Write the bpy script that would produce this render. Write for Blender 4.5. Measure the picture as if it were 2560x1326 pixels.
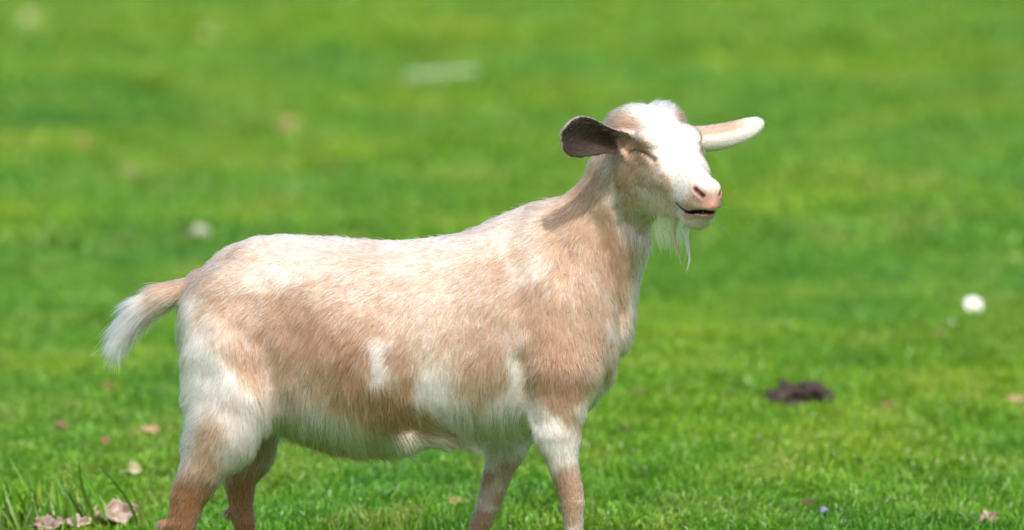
import bpy, bmesh, math, random
import numpy as np
from mathutils import Vector, Matrix, Euler, kdtree

for o in list(bpy.data.objects):
    bpy.data.objects.remove(o)
random.seed(7)
RNG = np.random.default_rng(7)
scene = bpy.context.scene
C = scene.collection
R = math.radians

# ------------------------------------------------------------------ camera
W, H = 2560.0, 1326.0
FPX = 12121.0                       # focal length in photo pixels (about 170 mm)
CAM = np.array([0.0, -8.0, 1.50])
PITCH = R(6.38)
cd = bpy.data.cameras.new('camera')
cam = bpy.data.objects.new('camera', cd)
C.objects.link(cam)
cam.location = CAM
cam.rotation_euler = (R(90) - PITCH, 0, 0)
cd.sensor_width = 36.0
cd.lens = 36.0 * FPX / W
cd.clip_start = 0.1
cd.clip_end = 2000.0
cd.dof.use_dof = True
cd.dof.focus_distance = 8.06
cd.dof.aperture_fstop = 2.5
cd.dof.aperture_blades = 0
scene.camera = cam

# ------------------------------------------------------------------ light
SUN_DIR = Vector((0.16, -0.53, 0.83)).normalized()      # towards the sun
world = bpy.data.worlds.new('World')
scene.world = world
world.use_nodes = True
wn = world.node_tree.nodes
wl = world.node_tree.links
bg = wn['Background']
sky = wn.new('ShaderNodeTexSky')
sky.sky_type = 'NISHITA'
sky.sun_disc = False
sky.sun_elevation = math.asin(SUN_DIR.z)
sky.sun_rotation = math.atan2(SUN_DIR.x, SUN_DIR.y)
sky.air_density = 1.0
sky.dust_density = 4.0
wl.new(sky.outputs[0], bg.inputs[0])
bg.inputs[1].default_value = 0.15
sd = bpy.data.lights.new('sun', 'SUN')
sd.energy = 3.0
sd.angle = R(1.6)
sd.color = (1.0, 0.965, 0.91)
sun = bpy.data.objects.new('sun', sd)
C.objects.link(sun)
sun.rotation_euler = SUN_DIR.to_track_quat('Z', 'Y').to_euler()
sun.location = (3, -3, 8)

scene.view_settings.view_transform = 'Standard'
scene.view_settings.look = 'None'
scene.view_settings.gamma = 1.0
scene.view_settings.exposure = 0.50
scene.view_settings.use_curve_mapping = False
scene.render.engine = 'CYCLES'
scene.cycles.use_denoising = True
try:
    scene.cycles.denoiser = 'OPENIMAGEDENOISE'
    scene.cycles.denoising_input_passes = 'RGB_ALBEDO_NORMAL'
except Exception:
    pass
scene.cycles.use_adaptive_sampling = True
scene.cycles.adaptive_threshold = 0.015
scene.cycles.max_bounces = 10
scene.cycles.diffuse_bounces = 4
scene.cycles.transmission_bounces = 8
scene.cycles.glossy_bounces = 4
scene.cycles_curves.shape = 'RIBBONS'
scene.cycles_curves.subdivisions = 2

# ------------------------------------------------------------------ helpers
cp, sp = math.cos(PITCH), math.sin(PITCH)
FWD = np.array([0, cp, -sp]); UP = np.array([0, sp, cp])


def P(u, v, y=0.0):
    """point in the plane Y = y that the photo shows at pixel (u, v)"""
    d = FWD + np.array([1.0, 0, 0]) * ((u - W / 2) / FPX) + UP * ((H / 2 - v) / FPX)
    t = (y - CAM[1]) / d[1]
    return CAM + d * t


def G(u, v):
    """point on level ground seen at pixel (u, v)"""
    d = FWD + np.array([1.0, 0, 0]) * ((u - W / 2) / FPX) + UP * ((H / 2 - v) / FPX)
    t = -CAM[2] / d[2]
    return CAM + d * t


def to_px(p):
    q = p - CAM
    z = q @ FWD
    return W / 2 + FPX * q[:, 0] / z, H / 2 - FPX * (q @ UP) / z


PX = 8.0 / FPX                       # metres per photo pixel at the animal


def hash3(ix, iy, iz, seed=0):
    h = (ix.astype(np.int64) * 374761393 + iy.astype(np.int64) * 668265263 + iz.astype(np.int64) * 2147483647 + seed * 974711) & 0xffffffff
    h = ((h ^ (h >> 13)) * 1274126177) & 0xffffffff
    h = (h ^ (h >> 16)) & 0xffffffff
    return h / 4294967295.0


def vnoise(p, scale, seed=0):
    """value noise, -1..1, p is (n, 3)"""
    q = p * scale
    i = np.floor(q).astype(np.int64)
    f = q - i
    f = f * f * (3 - 2 * f)
    out = np.zeros(len(p))
    for dx in (0, 1):
        wx = f[:, 0] if dx else 1 - f[:, 0]
        for dy in (0, 1):
            wy = f[:, 1] if dy else 1 - f[:, 1]
            for dz in (0, 1):
                wz = f[:, 2] if dz else 1 - f[:, 2]
                out += wx * wy * wz * hash3(i[:, 0] + dx, i[:, 1] + dy, i[:, 2] + dz, seed)
    return out * 2 - 1


def unit(a):
    return a / np.maximum(np.linalg.norm(a, axis=-1, keepdims=True), 1e-9)


def tag(o, label, cat, group=None):
    o['label'] = label
    o['category'] = cat
    if group:
        o['group'] = group
    return o


def new_obj(name, data, parent=None, mat=None):
    o = bpy.data.objects.new(name, data)
    C.objects.link(o)
    if parent is not None:
        o.parent = parent
        o.matrix_parent_inverse = Matrix.Identity(4)
    if mat is not None and data is not None:
        data.materials.append(mat)
    return o


def mesh_np(name, v, faces, smooth=True):
    me = bpy.data.meshes.new(name)
    me.from_pydata([tuple(x) for x in v], [], [tuple(int(i) for i in f) for f in faces])
    if smooth:
        me.polygons.foreach_set('use_smooth', np.ones(len(me.polygons), dtype=bool))
    me.update()
    return me


class NT:
    def __init__(self, mat):
        mat.use_nodes = True
        self.t = mat.node_tree
        self.t.nodes.clear()
        self.out = self.t.nodes.new('ShaderNodeOutputMaterial')

    def n(self, kind, **kw):
        nd = self.t.nodes.new(kind)
        for k, v in kw.items():
            if k.startswith('i_'):
                key = k[2:]
                key = int(key) if key.isdigit() else key.replace('_', ' ')
                nd.inputs[key].default_value = v
            else:
                setattr(nd, k, v)
        return nd

    def l(self, a, b):
        self.t.links.new(a, b)

    def ramp(self, fac, stops):
        r = self.t.nodes.new('ShaderNodeValToRGB')
        els = r.color_ramp.elements
        while len(els) < len(stops):
            els.new(0.5)
        for e, (p, c) in zip(els, stops):
            e.position = p
            e.color = (*c, 1) if len(c) == 3 else c
        self.l(fac, r.inputs[0])
        return r.outputs[0]

    def mix(self, fac, a, b, mode='MIX'):
        m = self.t.nodes.new('ShaderNodeMix')
        m.data_type = 'RGBA'
        m.blend_type = mode
        for sock, val in ((m.inputs[0], fac), (m.inputs[6], a), (m.inputs[7], b)):
            if hasattr(val, 'is_linked'):
                self.l(val, sock)
            elif isinstance(val, (int, float)):
                sock.default_value = val
            else:
                sock.default_value = (*val, 1)
        return m.outputs[2]


# ------------------------------------------------------------------ ground
def ground_z(x, y):
    p = np.stack([np.asarray(x, float), np.asarray(y, float), np.zeros_like(np.asarray(x, float))], -1)
    a = 0.045 * vnoise(p, 0.55, 3) + 0.018 * vnoise(p, 1.9, 4)
    far = np.clip((p[:, 1] - 0.3) / 1.2, 0, 1) + np.clip((-0.6 - p[:, 1]) / 1.0, 0, 1)
    k = np.clip((p[:, 1] - .12) / .55, 0, 1)
    return a * np.clip(far, 0, 1) + .06 * k * k * (3 - 2 * k)


def grass_material():
    m = bpy.data.materials.new('grass_blade')
    t = NT(m)
    geo = t.n('ShaderNodeNewGeometry')
    n1 = t.n('ShaderNodeTexNoise', i_Scale=2.2, i_Detail=3.0, i_Roughness=0.65)
    n2 = t.n('ShaderNodeTexNoise', i_Scale=4.3, i_Detail=2.0)
    n3 = t.n('ShaderNodeTexNoise', i_Scale=0.45, i_Detail=1.5)
    for n in (n1, n2, n3):
        t.l(geo.outputs['Position'], n.inputs['Vector'])
    c1 = t.ramp(n1.outputs[0], [(0.30, (0.080, 0.290, 0.018)), (0.48, (0.170, 0.390, 0.016)), (0.66, (0.330, 0.490, 0.036))])
    c2 = t.ramp(n3.outputs[0], [(0.36, (0.095, 0.330, 0.050)), (0.60, (0.230, 0.430, 0.014))])
    c = t.mix(0.45, c1, c2)
    dry = t.ramp(n2.outputs[0], [(0.60, (0, 0, 0)), (0.74, (1, 1, 1))])
    c = t.mix(t.mix(1.0, dry, (0.38, 0.38, 0.38), 'MULTIPLY'), c, (0.40, 0.47, 0.13))
    oi = t.n('ShaderNodeObjectInfo')
    c = t.mix(1.0, c, t.ramp(oi.outputs['Random'], [(0, (.70, .74, .72)), (.5, (1, 1, 1)), (1, (1.22, 1.18, 1.3))]), 'MULTIPLY')
    vc = t.n('ShaderNodeAttribute', attribute_name='tint')
    c = t.mix(1.0, c, vc.outputs['Color'], 'MULTIPLY')
    d = t.n('ShaderNodeBsdfPrincipled', i_Roughness=0.38)
    d.inputs['Specular IOR Level'].default_value = 0.5
    t.l(c, d.inputs['Base Color'])
    tr = t.n('ShaderNodeBsdfTranslucent')
    t.l(t.mix(1.0, c, (1.25, 1.1, 0.6), 'MULTIPLY'), tr.inputs['Color'])
    mx = t.n('ShaderNodeMixShader', i_0=0.42)
    t.l(d.outputs[0], mx.inputs[1]); t.l(tr.outputs[0], mx.inputs[2])
    t.l(mx.outputs[0], t.out.inputs[0])
    return m


def soil_material():
    m = bpy.data.materials.new('turf_soil')
    t = NT(m)
    geo = t.n('ShaderNodeNewGeometry')
    n1 = t.n('ShaderNodeTexNoise', i_Scale=9.0, i_Detail=6.0)
    n2 = t.n('ShaderNodeTexNoise', i_Scale=1.2, i_Detail=3.0)
    t.l(geo.outputs['Position'], n1.inputs['Vector']); t.l(geo.outputs['Position'], n2.inputs['Vector'])
    c1 = t.ramp(n1.outputs[0], [(0.35, (0.05, 0.12, 0.014)), (0.6, (0.10, 0.23, 0.02)), (0.75, (0.16, 0.20, 0.06))])
    c2 = t.ramp(n2.outputs[0], [(0.35, (0.05, 0.17, 0.015)), (0.65, (0.11, 0.23, 0.015))])
    b = t.n('ShaderNodeBsdfPrincipled', i_Roughness=0.95)
    b.inputs['Specular IOR Level'].default_value = 0.1
    t.l(t.mix(0.5, c1, c2), b.inputs['Base Color'])
    bp = t.n('ShaderNodeBump', i_Strength=0.6, i_Distance=0.02)
    t.l(n1.outputs[0], bp.inputs['Height']); t.l(bp.outputs[0], b.inputs['Normal'])
    t.l(b.outputs[0], t.out.inputs[0])
    return m


M_GRASS, M_SOIL = grass_material(), soil_material()


def build_ground():
    xs = np.concatenate([[-400, -150, -60, -25], np.linspace(-12, 12, 97), [25, 60, 150, 400]])
    ys = np.concatenate([[-200, -60, -20], np.linspace(-9, 40, 197), [60, 110, 220, 600]])
    gx, gy = np.meshgrid(xs, ys, indexing='ij')
    z = ground_z(gx.ravel(), gy.ravel())
    v = np.stack([gx.ravel(), gy.ravel(), z], -1)
    n, k = len(xs), len(ys)
    f = [(i * k + j, (i + 1) * k + j, (i + 1) * k + j + 1, i * k + j + 1) for i in range(n - 1) for j in range(k - 1)]
    o = new_obj('ground', mesh_np('ground', v, f), mat=M_SOIL)
    o['kind'] = 'structure'
    return o


def tuft_mesh(name, n, rad, hmin, hmax, wid, seed):
    r = np.random.default_rng(seed)
    V, F, T = [], [], []
    for i in range(n):
        a = r.uniform(0, 2 * math.pi); q = rad * math.sqrt(r.uniform())
        bx, by = q * math.cos(a), q * math.sin(a)
        yaw = r.uniform(0, 2 * math.pi)
        dry = r.uniform() < 0.07
        br = r.uniform(0.55, 1.32)
        tint = np.array([br * r.uniform(0.85, 1.2), br, br * r.uniform(0.8, 1.3)])
        if dry:
            tint = np.array([2.1, 1.3, 5.0]) * r.uniform(0.6, 1.05)
        h = r.uniform(hmin, hmax) * (0.75 + 0.5 * r.uniform() ** 2)
        w = wid * r.uniform(0.7, 1.3)
        lean = h * r.uniform(0.15, 1.1)
        la = r.uniform(0, 2 * math.pi)
        dx, dy = math.cos(yaw) * w / 2, math.sin(yaw) * w / 2
        b0 = len(V)
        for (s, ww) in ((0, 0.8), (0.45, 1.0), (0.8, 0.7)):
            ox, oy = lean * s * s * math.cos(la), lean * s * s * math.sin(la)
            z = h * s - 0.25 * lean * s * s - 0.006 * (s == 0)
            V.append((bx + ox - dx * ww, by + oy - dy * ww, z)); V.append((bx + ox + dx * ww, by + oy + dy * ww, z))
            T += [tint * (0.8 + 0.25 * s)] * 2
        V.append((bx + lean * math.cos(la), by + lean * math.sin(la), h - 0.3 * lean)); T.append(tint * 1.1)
        F += [(b0, b0 + 1, b0 + 3, b0 + 2), (b0 + 2, b0 + 3, b0 + 5, b0 + 4), (b0 + 4, b0 + 5, b0 + 6)]
    me = mesh_np(name, V, F)
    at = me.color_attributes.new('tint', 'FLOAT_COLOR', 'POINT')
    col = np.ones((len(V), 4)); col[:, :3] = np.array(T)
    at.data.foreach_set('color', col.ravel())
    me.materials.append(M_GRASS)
    return me


def instancer(name, pts, rot, scl, idx, meshes, label):
    me = bpy.data.meshes.new(name)
    me.from_pydata([tuple(p) for p in pts], [], [])
    a = me.attributes.new('rot', 'FLOAT_VECTOR', 'POINT'); a.data.foreach_set('vector', np.asarray(rot, np.float32).ravel())
    a = me.attributes.new('scl', 'FLOAT_VECTOR', 'POINT'); a.data.foreach_set('vector', np.asarray(scl, np.float32).ravel())
    a = me.attributes.new('idx', 'INT', 'POINT'); a.data.foreach_set('value', np.asarray(idx, np.int32))
    o = new_obj(name, me)
    coll = bpy.data.collections.new(name + '_tufts')
    for k, mm in enumerate(meshes):
        coll.objects.link(bpy.data.objects.new('tuft_%02d' % k, mm))
    ng = bpy.data.node_groups.new(name + '_scatter', 'GeometryNodeTree')
    ng.interface.new_socket('Geometry', in_out='INPUT', socket_type='NodeSocketGeometry')
    ng.interface.new_socket('Geometry', in_out='OUTPUT', socket_type='NodeSocketGeometry')
    N = ng.nodes; L = ng.links
    gi, go = N.new('NodeGroupInput'), N.new('NodeGroupOutput')
    m2p = N.new('GeometryNodeMeshToPoints')
    iop = N.new('GeometryNodeInstanceOnPoints')
    ci = N.new('GeometryNodeCollectionInfo')
    ci.inputs['Collection'].default_value = coll
    ci.inputs['Separate Children'].default_value = True
    ci.inputs['Reset Children'].default_value = True

    def attr(nm, ty):
        n = N.new('GeometryNodeInputNamedAttribute'); n.data_type = ty
        n.inputs['Name'].default_value = nm
        return [s for s in n.outputs if s.enabled and s.name == 'Attribute'][0]
    L.new(gi.outputs[0], m2p.inputs['Mesh'])
    L.new(m2p.outputs[0], iop.inputs['Points'])
    L.new(ci.outputs[0], iop.inputs['Instance'])
    iop.inputs['Pick Instance'].default_value = True
    L.new(attr('idx', 'INT'), iop.inputs['Instance Index'])
    e2r = N.new('FunctionNodeEulerToRotation')
    L.new(attr('rot', 'FLOAT_VECTOR'), e2r.inputs[0])
    L.new(e2r.outputs[0], iop.inputs['Rotation'])
    L.new(attr('scl', 'FLOAT_VECTOR'), iop.inputs['Scale'])
    L.new(iop.outputs[0], go.inputs[0])
    md = o.modifiers.new('scatter', 'NODES'); md.node_group = ng
    o['kind'] = 'stuff'
    tag(o, label, 'grass')
    return o


def build_grass():
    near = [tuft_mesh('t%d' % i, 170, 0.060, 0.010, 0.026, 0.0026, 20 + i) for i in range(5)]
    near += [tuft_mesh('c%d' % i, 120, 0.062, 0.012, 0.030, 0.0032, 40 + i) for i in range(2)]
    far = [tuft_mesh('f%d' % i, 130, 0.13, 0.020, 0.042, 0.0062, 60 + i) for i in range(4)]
    pts, rot, scl, idx = [], [], [], []

    def scatter(y0, y1, step, hw, choose, smin, smax):
        ys = np.arange(y0, y1, step)
        for y in ys:
            d = y + 8.0
            half = hw(d)
            n = int(2 * half / step)
            x = RNG.uniform(-half, half, n)
            yy = y + RNG.uniform(-step, step, n)
            z = ground_z(x, yy)
            p = np.stack([x, yy, z], -1)
            lush = vnoise(p, 1.3, 11) * 0.5 + vnoise(p, 4.0, 12) * 0.5
            s = RNG.uniform(smin, smax, n)
            hz = s * np.clip(1.0 + 1.0 * lush, 0.4, 2.2)
            pts.append(p); rot.append(np.stack([RNG.uniform(-.12, .12, n), RNG.uniform(-.12, .12, n), RNG.uniform(0, 6.283, n)], -1))
            scl.append(np.stack([s, s, hz], -1)); idx.append(choose(n, p))

    def ch_near(n, p):
        return RNG.integers(0, 7, n)
    scatter(-3.0, 5.0, 0.050, lambda d: 0.13 * d + 0.55, ch_near, 0.8, 1.25)
    scatter(5.0, 13.0, 0.085, lambda d: 0.13 * d + 0.7, lambda n, p: RNG.integers(7, 11, n), 0.8, 1.2)
    scatter(13.0, 42.0, 0.16, lambda d: 0.13 * d + 1.0, lambda n, p: RNG.integers(7, 11, n), 1.1, 1.7)
    pts_, rot_, scl_, idx_ = map(np.concatenate, (pts, rot, scl, idx))
    instancer('grass', pts_, rot_, scl_, idx_, near + far, 'short bright green pasture grass covering the whole field')


build_ground()
build_grass()

# ------------------------------------------------------------------ goat: implicit surface
def smin(a, b, k):
    h = np.maximum(k - np.abs(a - b), 0) / k
    return np.minimum(a, b) - h * h * k * 0.25


def smax(a, b, k):
    return -smin(-a, -b, k)


def cubic(x, xs, ys):
    """Catmull-Rom table look-up"""
    xs = np.asarray(xs, float); ys = np.asarray(ys, float)
    m = np.gradient(ys, xs)
    x = np.clip(x, xs[0], xs[-1])
    i = np.clip(np.searchsorted(xs, x) - 1, 0, len(xs) - 2)
    h = xs[i + 1] - xs[i]
    t = (x - xs[i]) / h
    return ((2 * t ** 3 - 3 * t ** 2 + 1) * ys[i] + (t ** 3 - 2 * t ** 2 + t) * h * m[i] + (-2 * t ** 3 + 3 * t ** 2) * ys[i + 1] + (t ** 3 - t ** 2) * h * m[i + 1])


def loft(x, y, z, xs, top, bot, wid, egg=0.0):
    """blob along x with an elliptic section; egg > 0 makes it wider low down"""
    t = cubic(x, xs, top); b = cubic(x, xs, bot); w = np.maximum(cubic(x, xs, wid), 0.002)
    c = (t + b) / 2; h = np.maximum((t - b) / 2, 0.002)
    zz = z - c
    w = w * (1 - egg * np.clip(zz / h, -1, 1))
    k0 = np.sqrt((y / w) ** 2 + (zz / h) ** 2) + 1e-9
    k1 = np.sqrt((y / w ** 2) ** 2 + (zz / h ** 2) ** 2) + 1e-9
    d = k0 * (k0 - 1) / k1
    d = np.maximum(d, -np.minimum(w, h))
    dx = np.maximum(np.maximum(xs[0] - x, x - xs[-1]), 0)
    return np.where(dx > 0, np.sqrt(np.maximum(d, 0) ** 2 + dx ** 2), d)


def ellip(p, c, r, rot=None):
    q = p - np.asarray(c)
    if rot is not None:
        q = q @ rot
    r = np.asarray(r)
    k0 = np.linalg.norm(q / r, axis=1) + 1e-9
    k1 = np.linalg.norm(q / r ** 2, axis=1) + 1e-9
    return np.maximum(k0 * (k0 - 1) / k1, -r.min())


def cone(p, a, b, ra, rb, lat=1.0):
    """tapered capsule; lat < 1 flattens it sideways (along Y)"""
    a = np.asarray(a, float); b = np.asarray(b, float)
    q = p
    if lat != 1.0:
        ab_y = a[1] + (b[1] - a[1]) * np.clip(((p - a) @ (b - a)) / ((b - a) @ (b - a)), 0, 1)
        q = p.copy(); q[:, 1] = ab_y + (p[:, 1] - ab_y) / lat
    ab = b - a
    h = np.clip(((q - a) @ ab) / (ab @ ab), 0, 1)
    return (np.linalg.norm(q - a - h[:, None] * ab, axis=1) - (ra + (rb - ra) * h)) * min(1.0, lat ** 0.5)


def chain(p, pts, k, lat=1.0):
    """pts: list of (u, v, Y, radius in photo px)"""
    C3 = np.array([P(u, v, y) for u, v, y, r in pts]); RR = np.array([r * PX for *_, r in pts])
    out = np.full(len(p), .12)
    m = np.all((p > (C3 - RR[:, None]).min(0) - .09) & (p < (C3 + RR[:, None]).max(0) + .09), axis=1)
    if not m.any():
        return out
    q = p[m]
    d = np.full(len(q), .12)
    for i in range(len(pts) - 1):
        a, b, r = C3[i], C3[i + 1], max(RR[i], RR[i + 1]) + .09
        mm = np.all((q > np.minimum(a, b) - r) & (q < np.maximum(a, b) + r), axis=1)
        d[mm] = smin(d[mm], cone(q[mm], a, b, RR[i], RR[i + 1], lat), k)
    out[m] = d
    return out


def boxed(fn, p, lo, hi):
    """evaluate fn only for the points in a box"""
    out = np.full(len(p), .12)
    m = np.all((p > lo) & (p < hi), axis=1)
    if m.any():
        out[m] = fn(p[m])
    return out


# torso stations: pixel column, top row, bottom row, half width (m)
TORSO = [(450, 745, 850, .025), (475, 702, 930, .066), (515, 668, 985, .090), (570, 627, 1030, .106), (630, 598, 1056, .116), (700, 590, 1075, .128),
         (800, 593, 1100, .148), (900, 603, 1117, .160), (1000, 607, 1118, .160), (1100, 599, 1104, .150), (1200, 566, 1090, .136), (1300, 531, 1080, .120),
         (1390, 516, 1058, .108), (1455, 545, 1024, .098), (1505, 640, 975, .082), (1535, 735, 915, .058), (1546, 800, 850, .022)]
_t = [P(u, 663, 0)[0] for u, *_ in TORSO]
TX = np.array(_t)
TT = np.array([P(u, a, 0)[2] for u, a, b, w in TORSO])
TB = np.array([P(u, b, 0)[2] for u, a, b, w in TORSO])
TW = np.array([w for *_, w in TORSO])

HEAD_Y = -0.05
# head frame: f = along the face to the nose, n = out of the forehead, l = towards the animal's right side (the near side)
YAW, HP, ROLL = R(60), R(26), R(-3)
f_ = np.array([math.cos(HP) * math.cos(YAW), -math.cos(HP) * math.sin(YAW), -math.sin(HP)])
l_ = np.array([-math.sin(YAW), -math.cos(YAW), 0.0])
n_ = np.cross(l_, f_)
if n_[2] < 0:
    n_ = -n_
l_ = l_ * math.cos(ROLL) + n_ * math.sin(ROLL); n_ = np.cross(l_, f_); n_ = n_ if n_[2] > 0 else -n_
HM = np.stack([f_, l_, n_], 1)            # local -> world columns
HO = P(1634, 292, HEAD_Y)                 # top of the skull
HS = np.array([1.10, 1.25, 1.25])


def to_head(p):
    return ((p - HO) @ HM) / HS


def from_head(q):
    return (np.asarray(q) * HS) @ HM.T + HO


# head stations in metres: x along the face, top, bottom, half width
HEAD = [(-.036, -.044, -.056, .010), (-.026, -.016, -.082, .034), (0, .002, -.104, .046), (.025, .008, -.122, .050), (.050, .006, -.122, .050), (.075, .001, -.113, .045),
        (.100, -.003, -.102, .038), (.125, -.005, -.091, .031), (.150, -.006, -.083, .0265), (.170, -.007, -.077, .0240), (.184, -.011, -.069, .0190), (.194, -.019, -.058, .0120), (.200, -.030, -.044, .004)]
HX, HT, HB, HW = [np.array(c) for c in zip(*HEAD)]


class Ear:
    """a cupped leaf: base -> tip, w = width axis, opening along b"""
    def __init__(self, base, tip, wdir, widths, cup, thick, bend=0.0):
        self.bend = bend
        self.o = np.asarray(base, float)
        e = np.asarray(tip, float) - self.o
        self.len = np.linalg.norm(e)
        self.e = e / self.len
        w = np.asarray(wdir, float); w = w - self.e * (w @ self.e)
        self.a = w / np.linalg.norm(w)
        self.b = np.cross(self.e, self.a)
        if self.b[1] > 0:
            self.b = -self.b
        self.widths, self.cup, self.thick = widths, cup, thick

    def local(self, p):
        q = p - self.o
        e = q @ self.e
        return e, q @ self.a + self.bend * np.sin(np.clip(e / self.len, 0, 1) * 2.9), q @ self.b

    def dist(self, p):
        e, a, b = self.local(p)
        s = e / self.len
        sx = [x for x, _ in self.widths]
        w = np.maximum(cubic(s, sx, [y for _, y in self.widths]), 0.001)
        cup = cubic(s, [0, .3, .7, 1.0], self.cup)
        mid = cup * (np.clip(np.abs(a) / w, 0, 1.3) ** 2) + 0.012 * np.sin(np.clip(s, 0, 1) * 3.14) * 0
        slope = 1 / np.sqrt(1 + (2 * cup * np.clip(np.abs(a) / w, 0, 1) / w) ** 2)
        d1 = np.abs(b - mid) * slope - self.thick
        d2 = np.abs(a) - w
        d3 = np.maximum(e - self.len, -e - 0.01)
        return smax(smax(d1, d2, 0.006), d3, 0.006)


EAR_N = Ear(from_head((.004, .036, -.030)), P(1401, 333, HEAD_Y - 0.105), (0.02, -0.34, 1.0),
            [(-.1, .018), (0, .0190), (.2, .0200), (.42, .0240), (.6, .0320), (.75, .0360), (.88, .0330), (.96, .022), (1.0, .007)], [.028, .024, .014, .009], .0030)
EAR_F = Ear(from_head((.004, -.036, -.036)), P(1910, 302, HEAD_Y + 0.090), (0.0, 0.20, 1.0),
            [(-.1, .021), (0, .022), (.2, .0220), (.45, .0215), (.7, .0200), (.87, .0165), (.95, .012), (1.0, .005)], [-.020, -.018, -.010, -.004], .0038, .012)

LEGS = {
    'nh': [(560, 770, -.060, 88), (560, 900, -.085, 92), (585, 1000, -.098, 92), (560, 1085, -.104, 78), (513, 1165, -.104, 56), (474, 1240, -.102, 42), (456, 1302, -.100, 34), (455, 1345, -.100, 26), (462, 1440, -.100, 18), (466, 1530, -.100, 19), (474, 1562, -.100, 21)],
    'fh': [(570, 770, .060, 88), (600, 900, .085, 88), (640, 1000, .092, 84), (618, 1120, .092, 60), (600, 1200, .090, 40), (603, 1262, .090, 28), (610, 1305, .090, 27), (616, 1350, .090, 22), (620, 1430, .090, 16), (622, 1505, .090, 17), (632, 1532, .090, 19)],
    'nf': [(1400, 800, -.070, 85), (1410, 930, -.092, 88), (1392, 1020, -.098, 66), (1393, 1090, -.100, 47), (1408, 1160, -.100, 37), (1424, 1220, -.100, 31), (1431, 1258, -.100, 29), (1435, 1320, -.100, 22), (1438, 1440, -.100, 16), (1440, 1525, -.100, 19), (1452, 1560, -.100, 21)],
    'ff': [(1380, 800, .070, 80), (1370, 930, .088, 80), (1310, 1030, .090, 64), (1268, 1110, .090, 44), (1246, 1180, .090, 35), (1228, 1240, .090, 30), (1206, 1300, .090, 27), (1180, 1365, .090, 20), (1150, 1440, .090, 15), (1128, 1495, .090, 17), (1132, 1520, .090, 18)],
}
NECK = [(1425, 770, 0, 150), (1452, 700, 0, 137), (1500, 600, -.006, 118), (1538, 505, -.018, 97), (1558, 435, -.030, 77), (1574, 388, -.040, 60)]
TAIL = [(500, 722, 0, 38), (452, 732, 0, 30), (408, 742, 0, 28), (362, 764, 0, 23), (328, 800, 0, 14), (308, 830, 0, 7)]


EYE = [(.036, .0530, -.0280), (.047, .0505, -.0215), (.057, .0470, -.0185), (.066, .0435, -.0165), (.075, .0390, -.0168), (.085, .0345, -.0190)]
NOS = [(.174, .0235, -.0145), (.181, .0195, -.0165), (.186, .0155, -.0185), (.189, .0120, -.0205)]
MZ = ([.125, .138, .15, .165, .178, .19, .21], [-.0490, -.0500, -.0515, -.0530, -.0510, -.0440, -.0425])
MH = ([.125, .138, .15, .165, .18, .21], [.0, .0003, .0006, .0012, .0023, .0027])


def head_base(q):
    """the head without its openings, in head coordinates"""
    qs = np.stack([q[:, 0], np.abs(q[:, 1]), q[:, 2]], 1)
    d = loft(q[:, 0], q[:, 1], q[:, 2], HX, HT, HB, HW)
    d = smin(d, ellip(qs, (.036, .034, -.072), (.034, .017, .036)), .018)      # cheek
    d = smin(d, ellip(qs, (.052, .031, -.004), (.022, .014, .009)), .014)      # brow
    d = smin(d, ellip(qs, (.062, .031, -.021), (.018, .0145, .013)), .006)     # closed eyeball
    d = smin(d, ellip(q, (-.004, 0, -.006), (.026, .036, .0150)), .016)        # crown
    d = smin(d, ellip(qs, (-.012, .030, -.026), (.030, .024, .024)), .020)     # temple
    d = smin(d, ellip(qs, (.088, .028, -.036), (.036, .010, .016)), .020)      # cheek bone
    d = smin(d, ellip(qs, (.178, .0085, -.021), (.014, .0115, .011)), .009)      # nostril wings
    d = smin(d, ellip(qs, (.172, .008, -.039), (.019, .015, .011)), .010)      # upper lip
    d = smin(d, ellip(q, (.168, 0, -.068), (.020, .018, .012)), .012)          # chin
    return d


def on_head(pts):
    """slide points on to the head's surface"""
    q = np.array(pts, float)
    for _ in range(8):
        d = head_base(q)
        g = np.stack([head_base(q + np.eye(3)[k] * 1e-4) - head_base(q - np.eye(3)[k] * 1e-4) for k in range(3)], 1)
        g = unit(g)
        q = q - d[:, None] * g * .8
    return [tuple(x) for x in q]


EYE, NOS = on_head(EYE), on_head(NOS)


def head_sdf(p):
    q = to_head(p)
    ay = np.abs(q[:, 1])
    qs = np.stack([q[:, 0], ay, q[:, 2]], 1)
    d = head_base(q)
    # eyelid crease
    dv = None
    E = EYE
    for a, b in zip(E[:-1], E[1:]):
        e = cone(qs, a, b, .0030, .0030)
        dv = e if dv is None else np.minimum(dv, e)
    d = smax(d, -dv, .004)
    # nostrils
    nv = None
    E = NOS
    for a, b in zip(E[:-1], E[1:]):
        e = cone(qs, a, b, .0028, .0034)
        nv = e if nv is None else np.minimum(nv, e)
    d = smax(d, -nv, .003)
    # mouth: thin wedge, open a little at the front
    z = q[:, 2] - cubic(q[:, 0], *MZ)
    half = cubic(q[:, 0], *MH)
    mw = np.maximum(np.abs(z) - half, .149 - q[:, 0])
    core = loft(q[:, 0], q[:, 1], q[:, 2], HX - .013, HT, HB, np.maximum(HW - .009, .002))
    d = smax(d, -np.maximum(mw, -core), .003)
    return d


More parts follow.
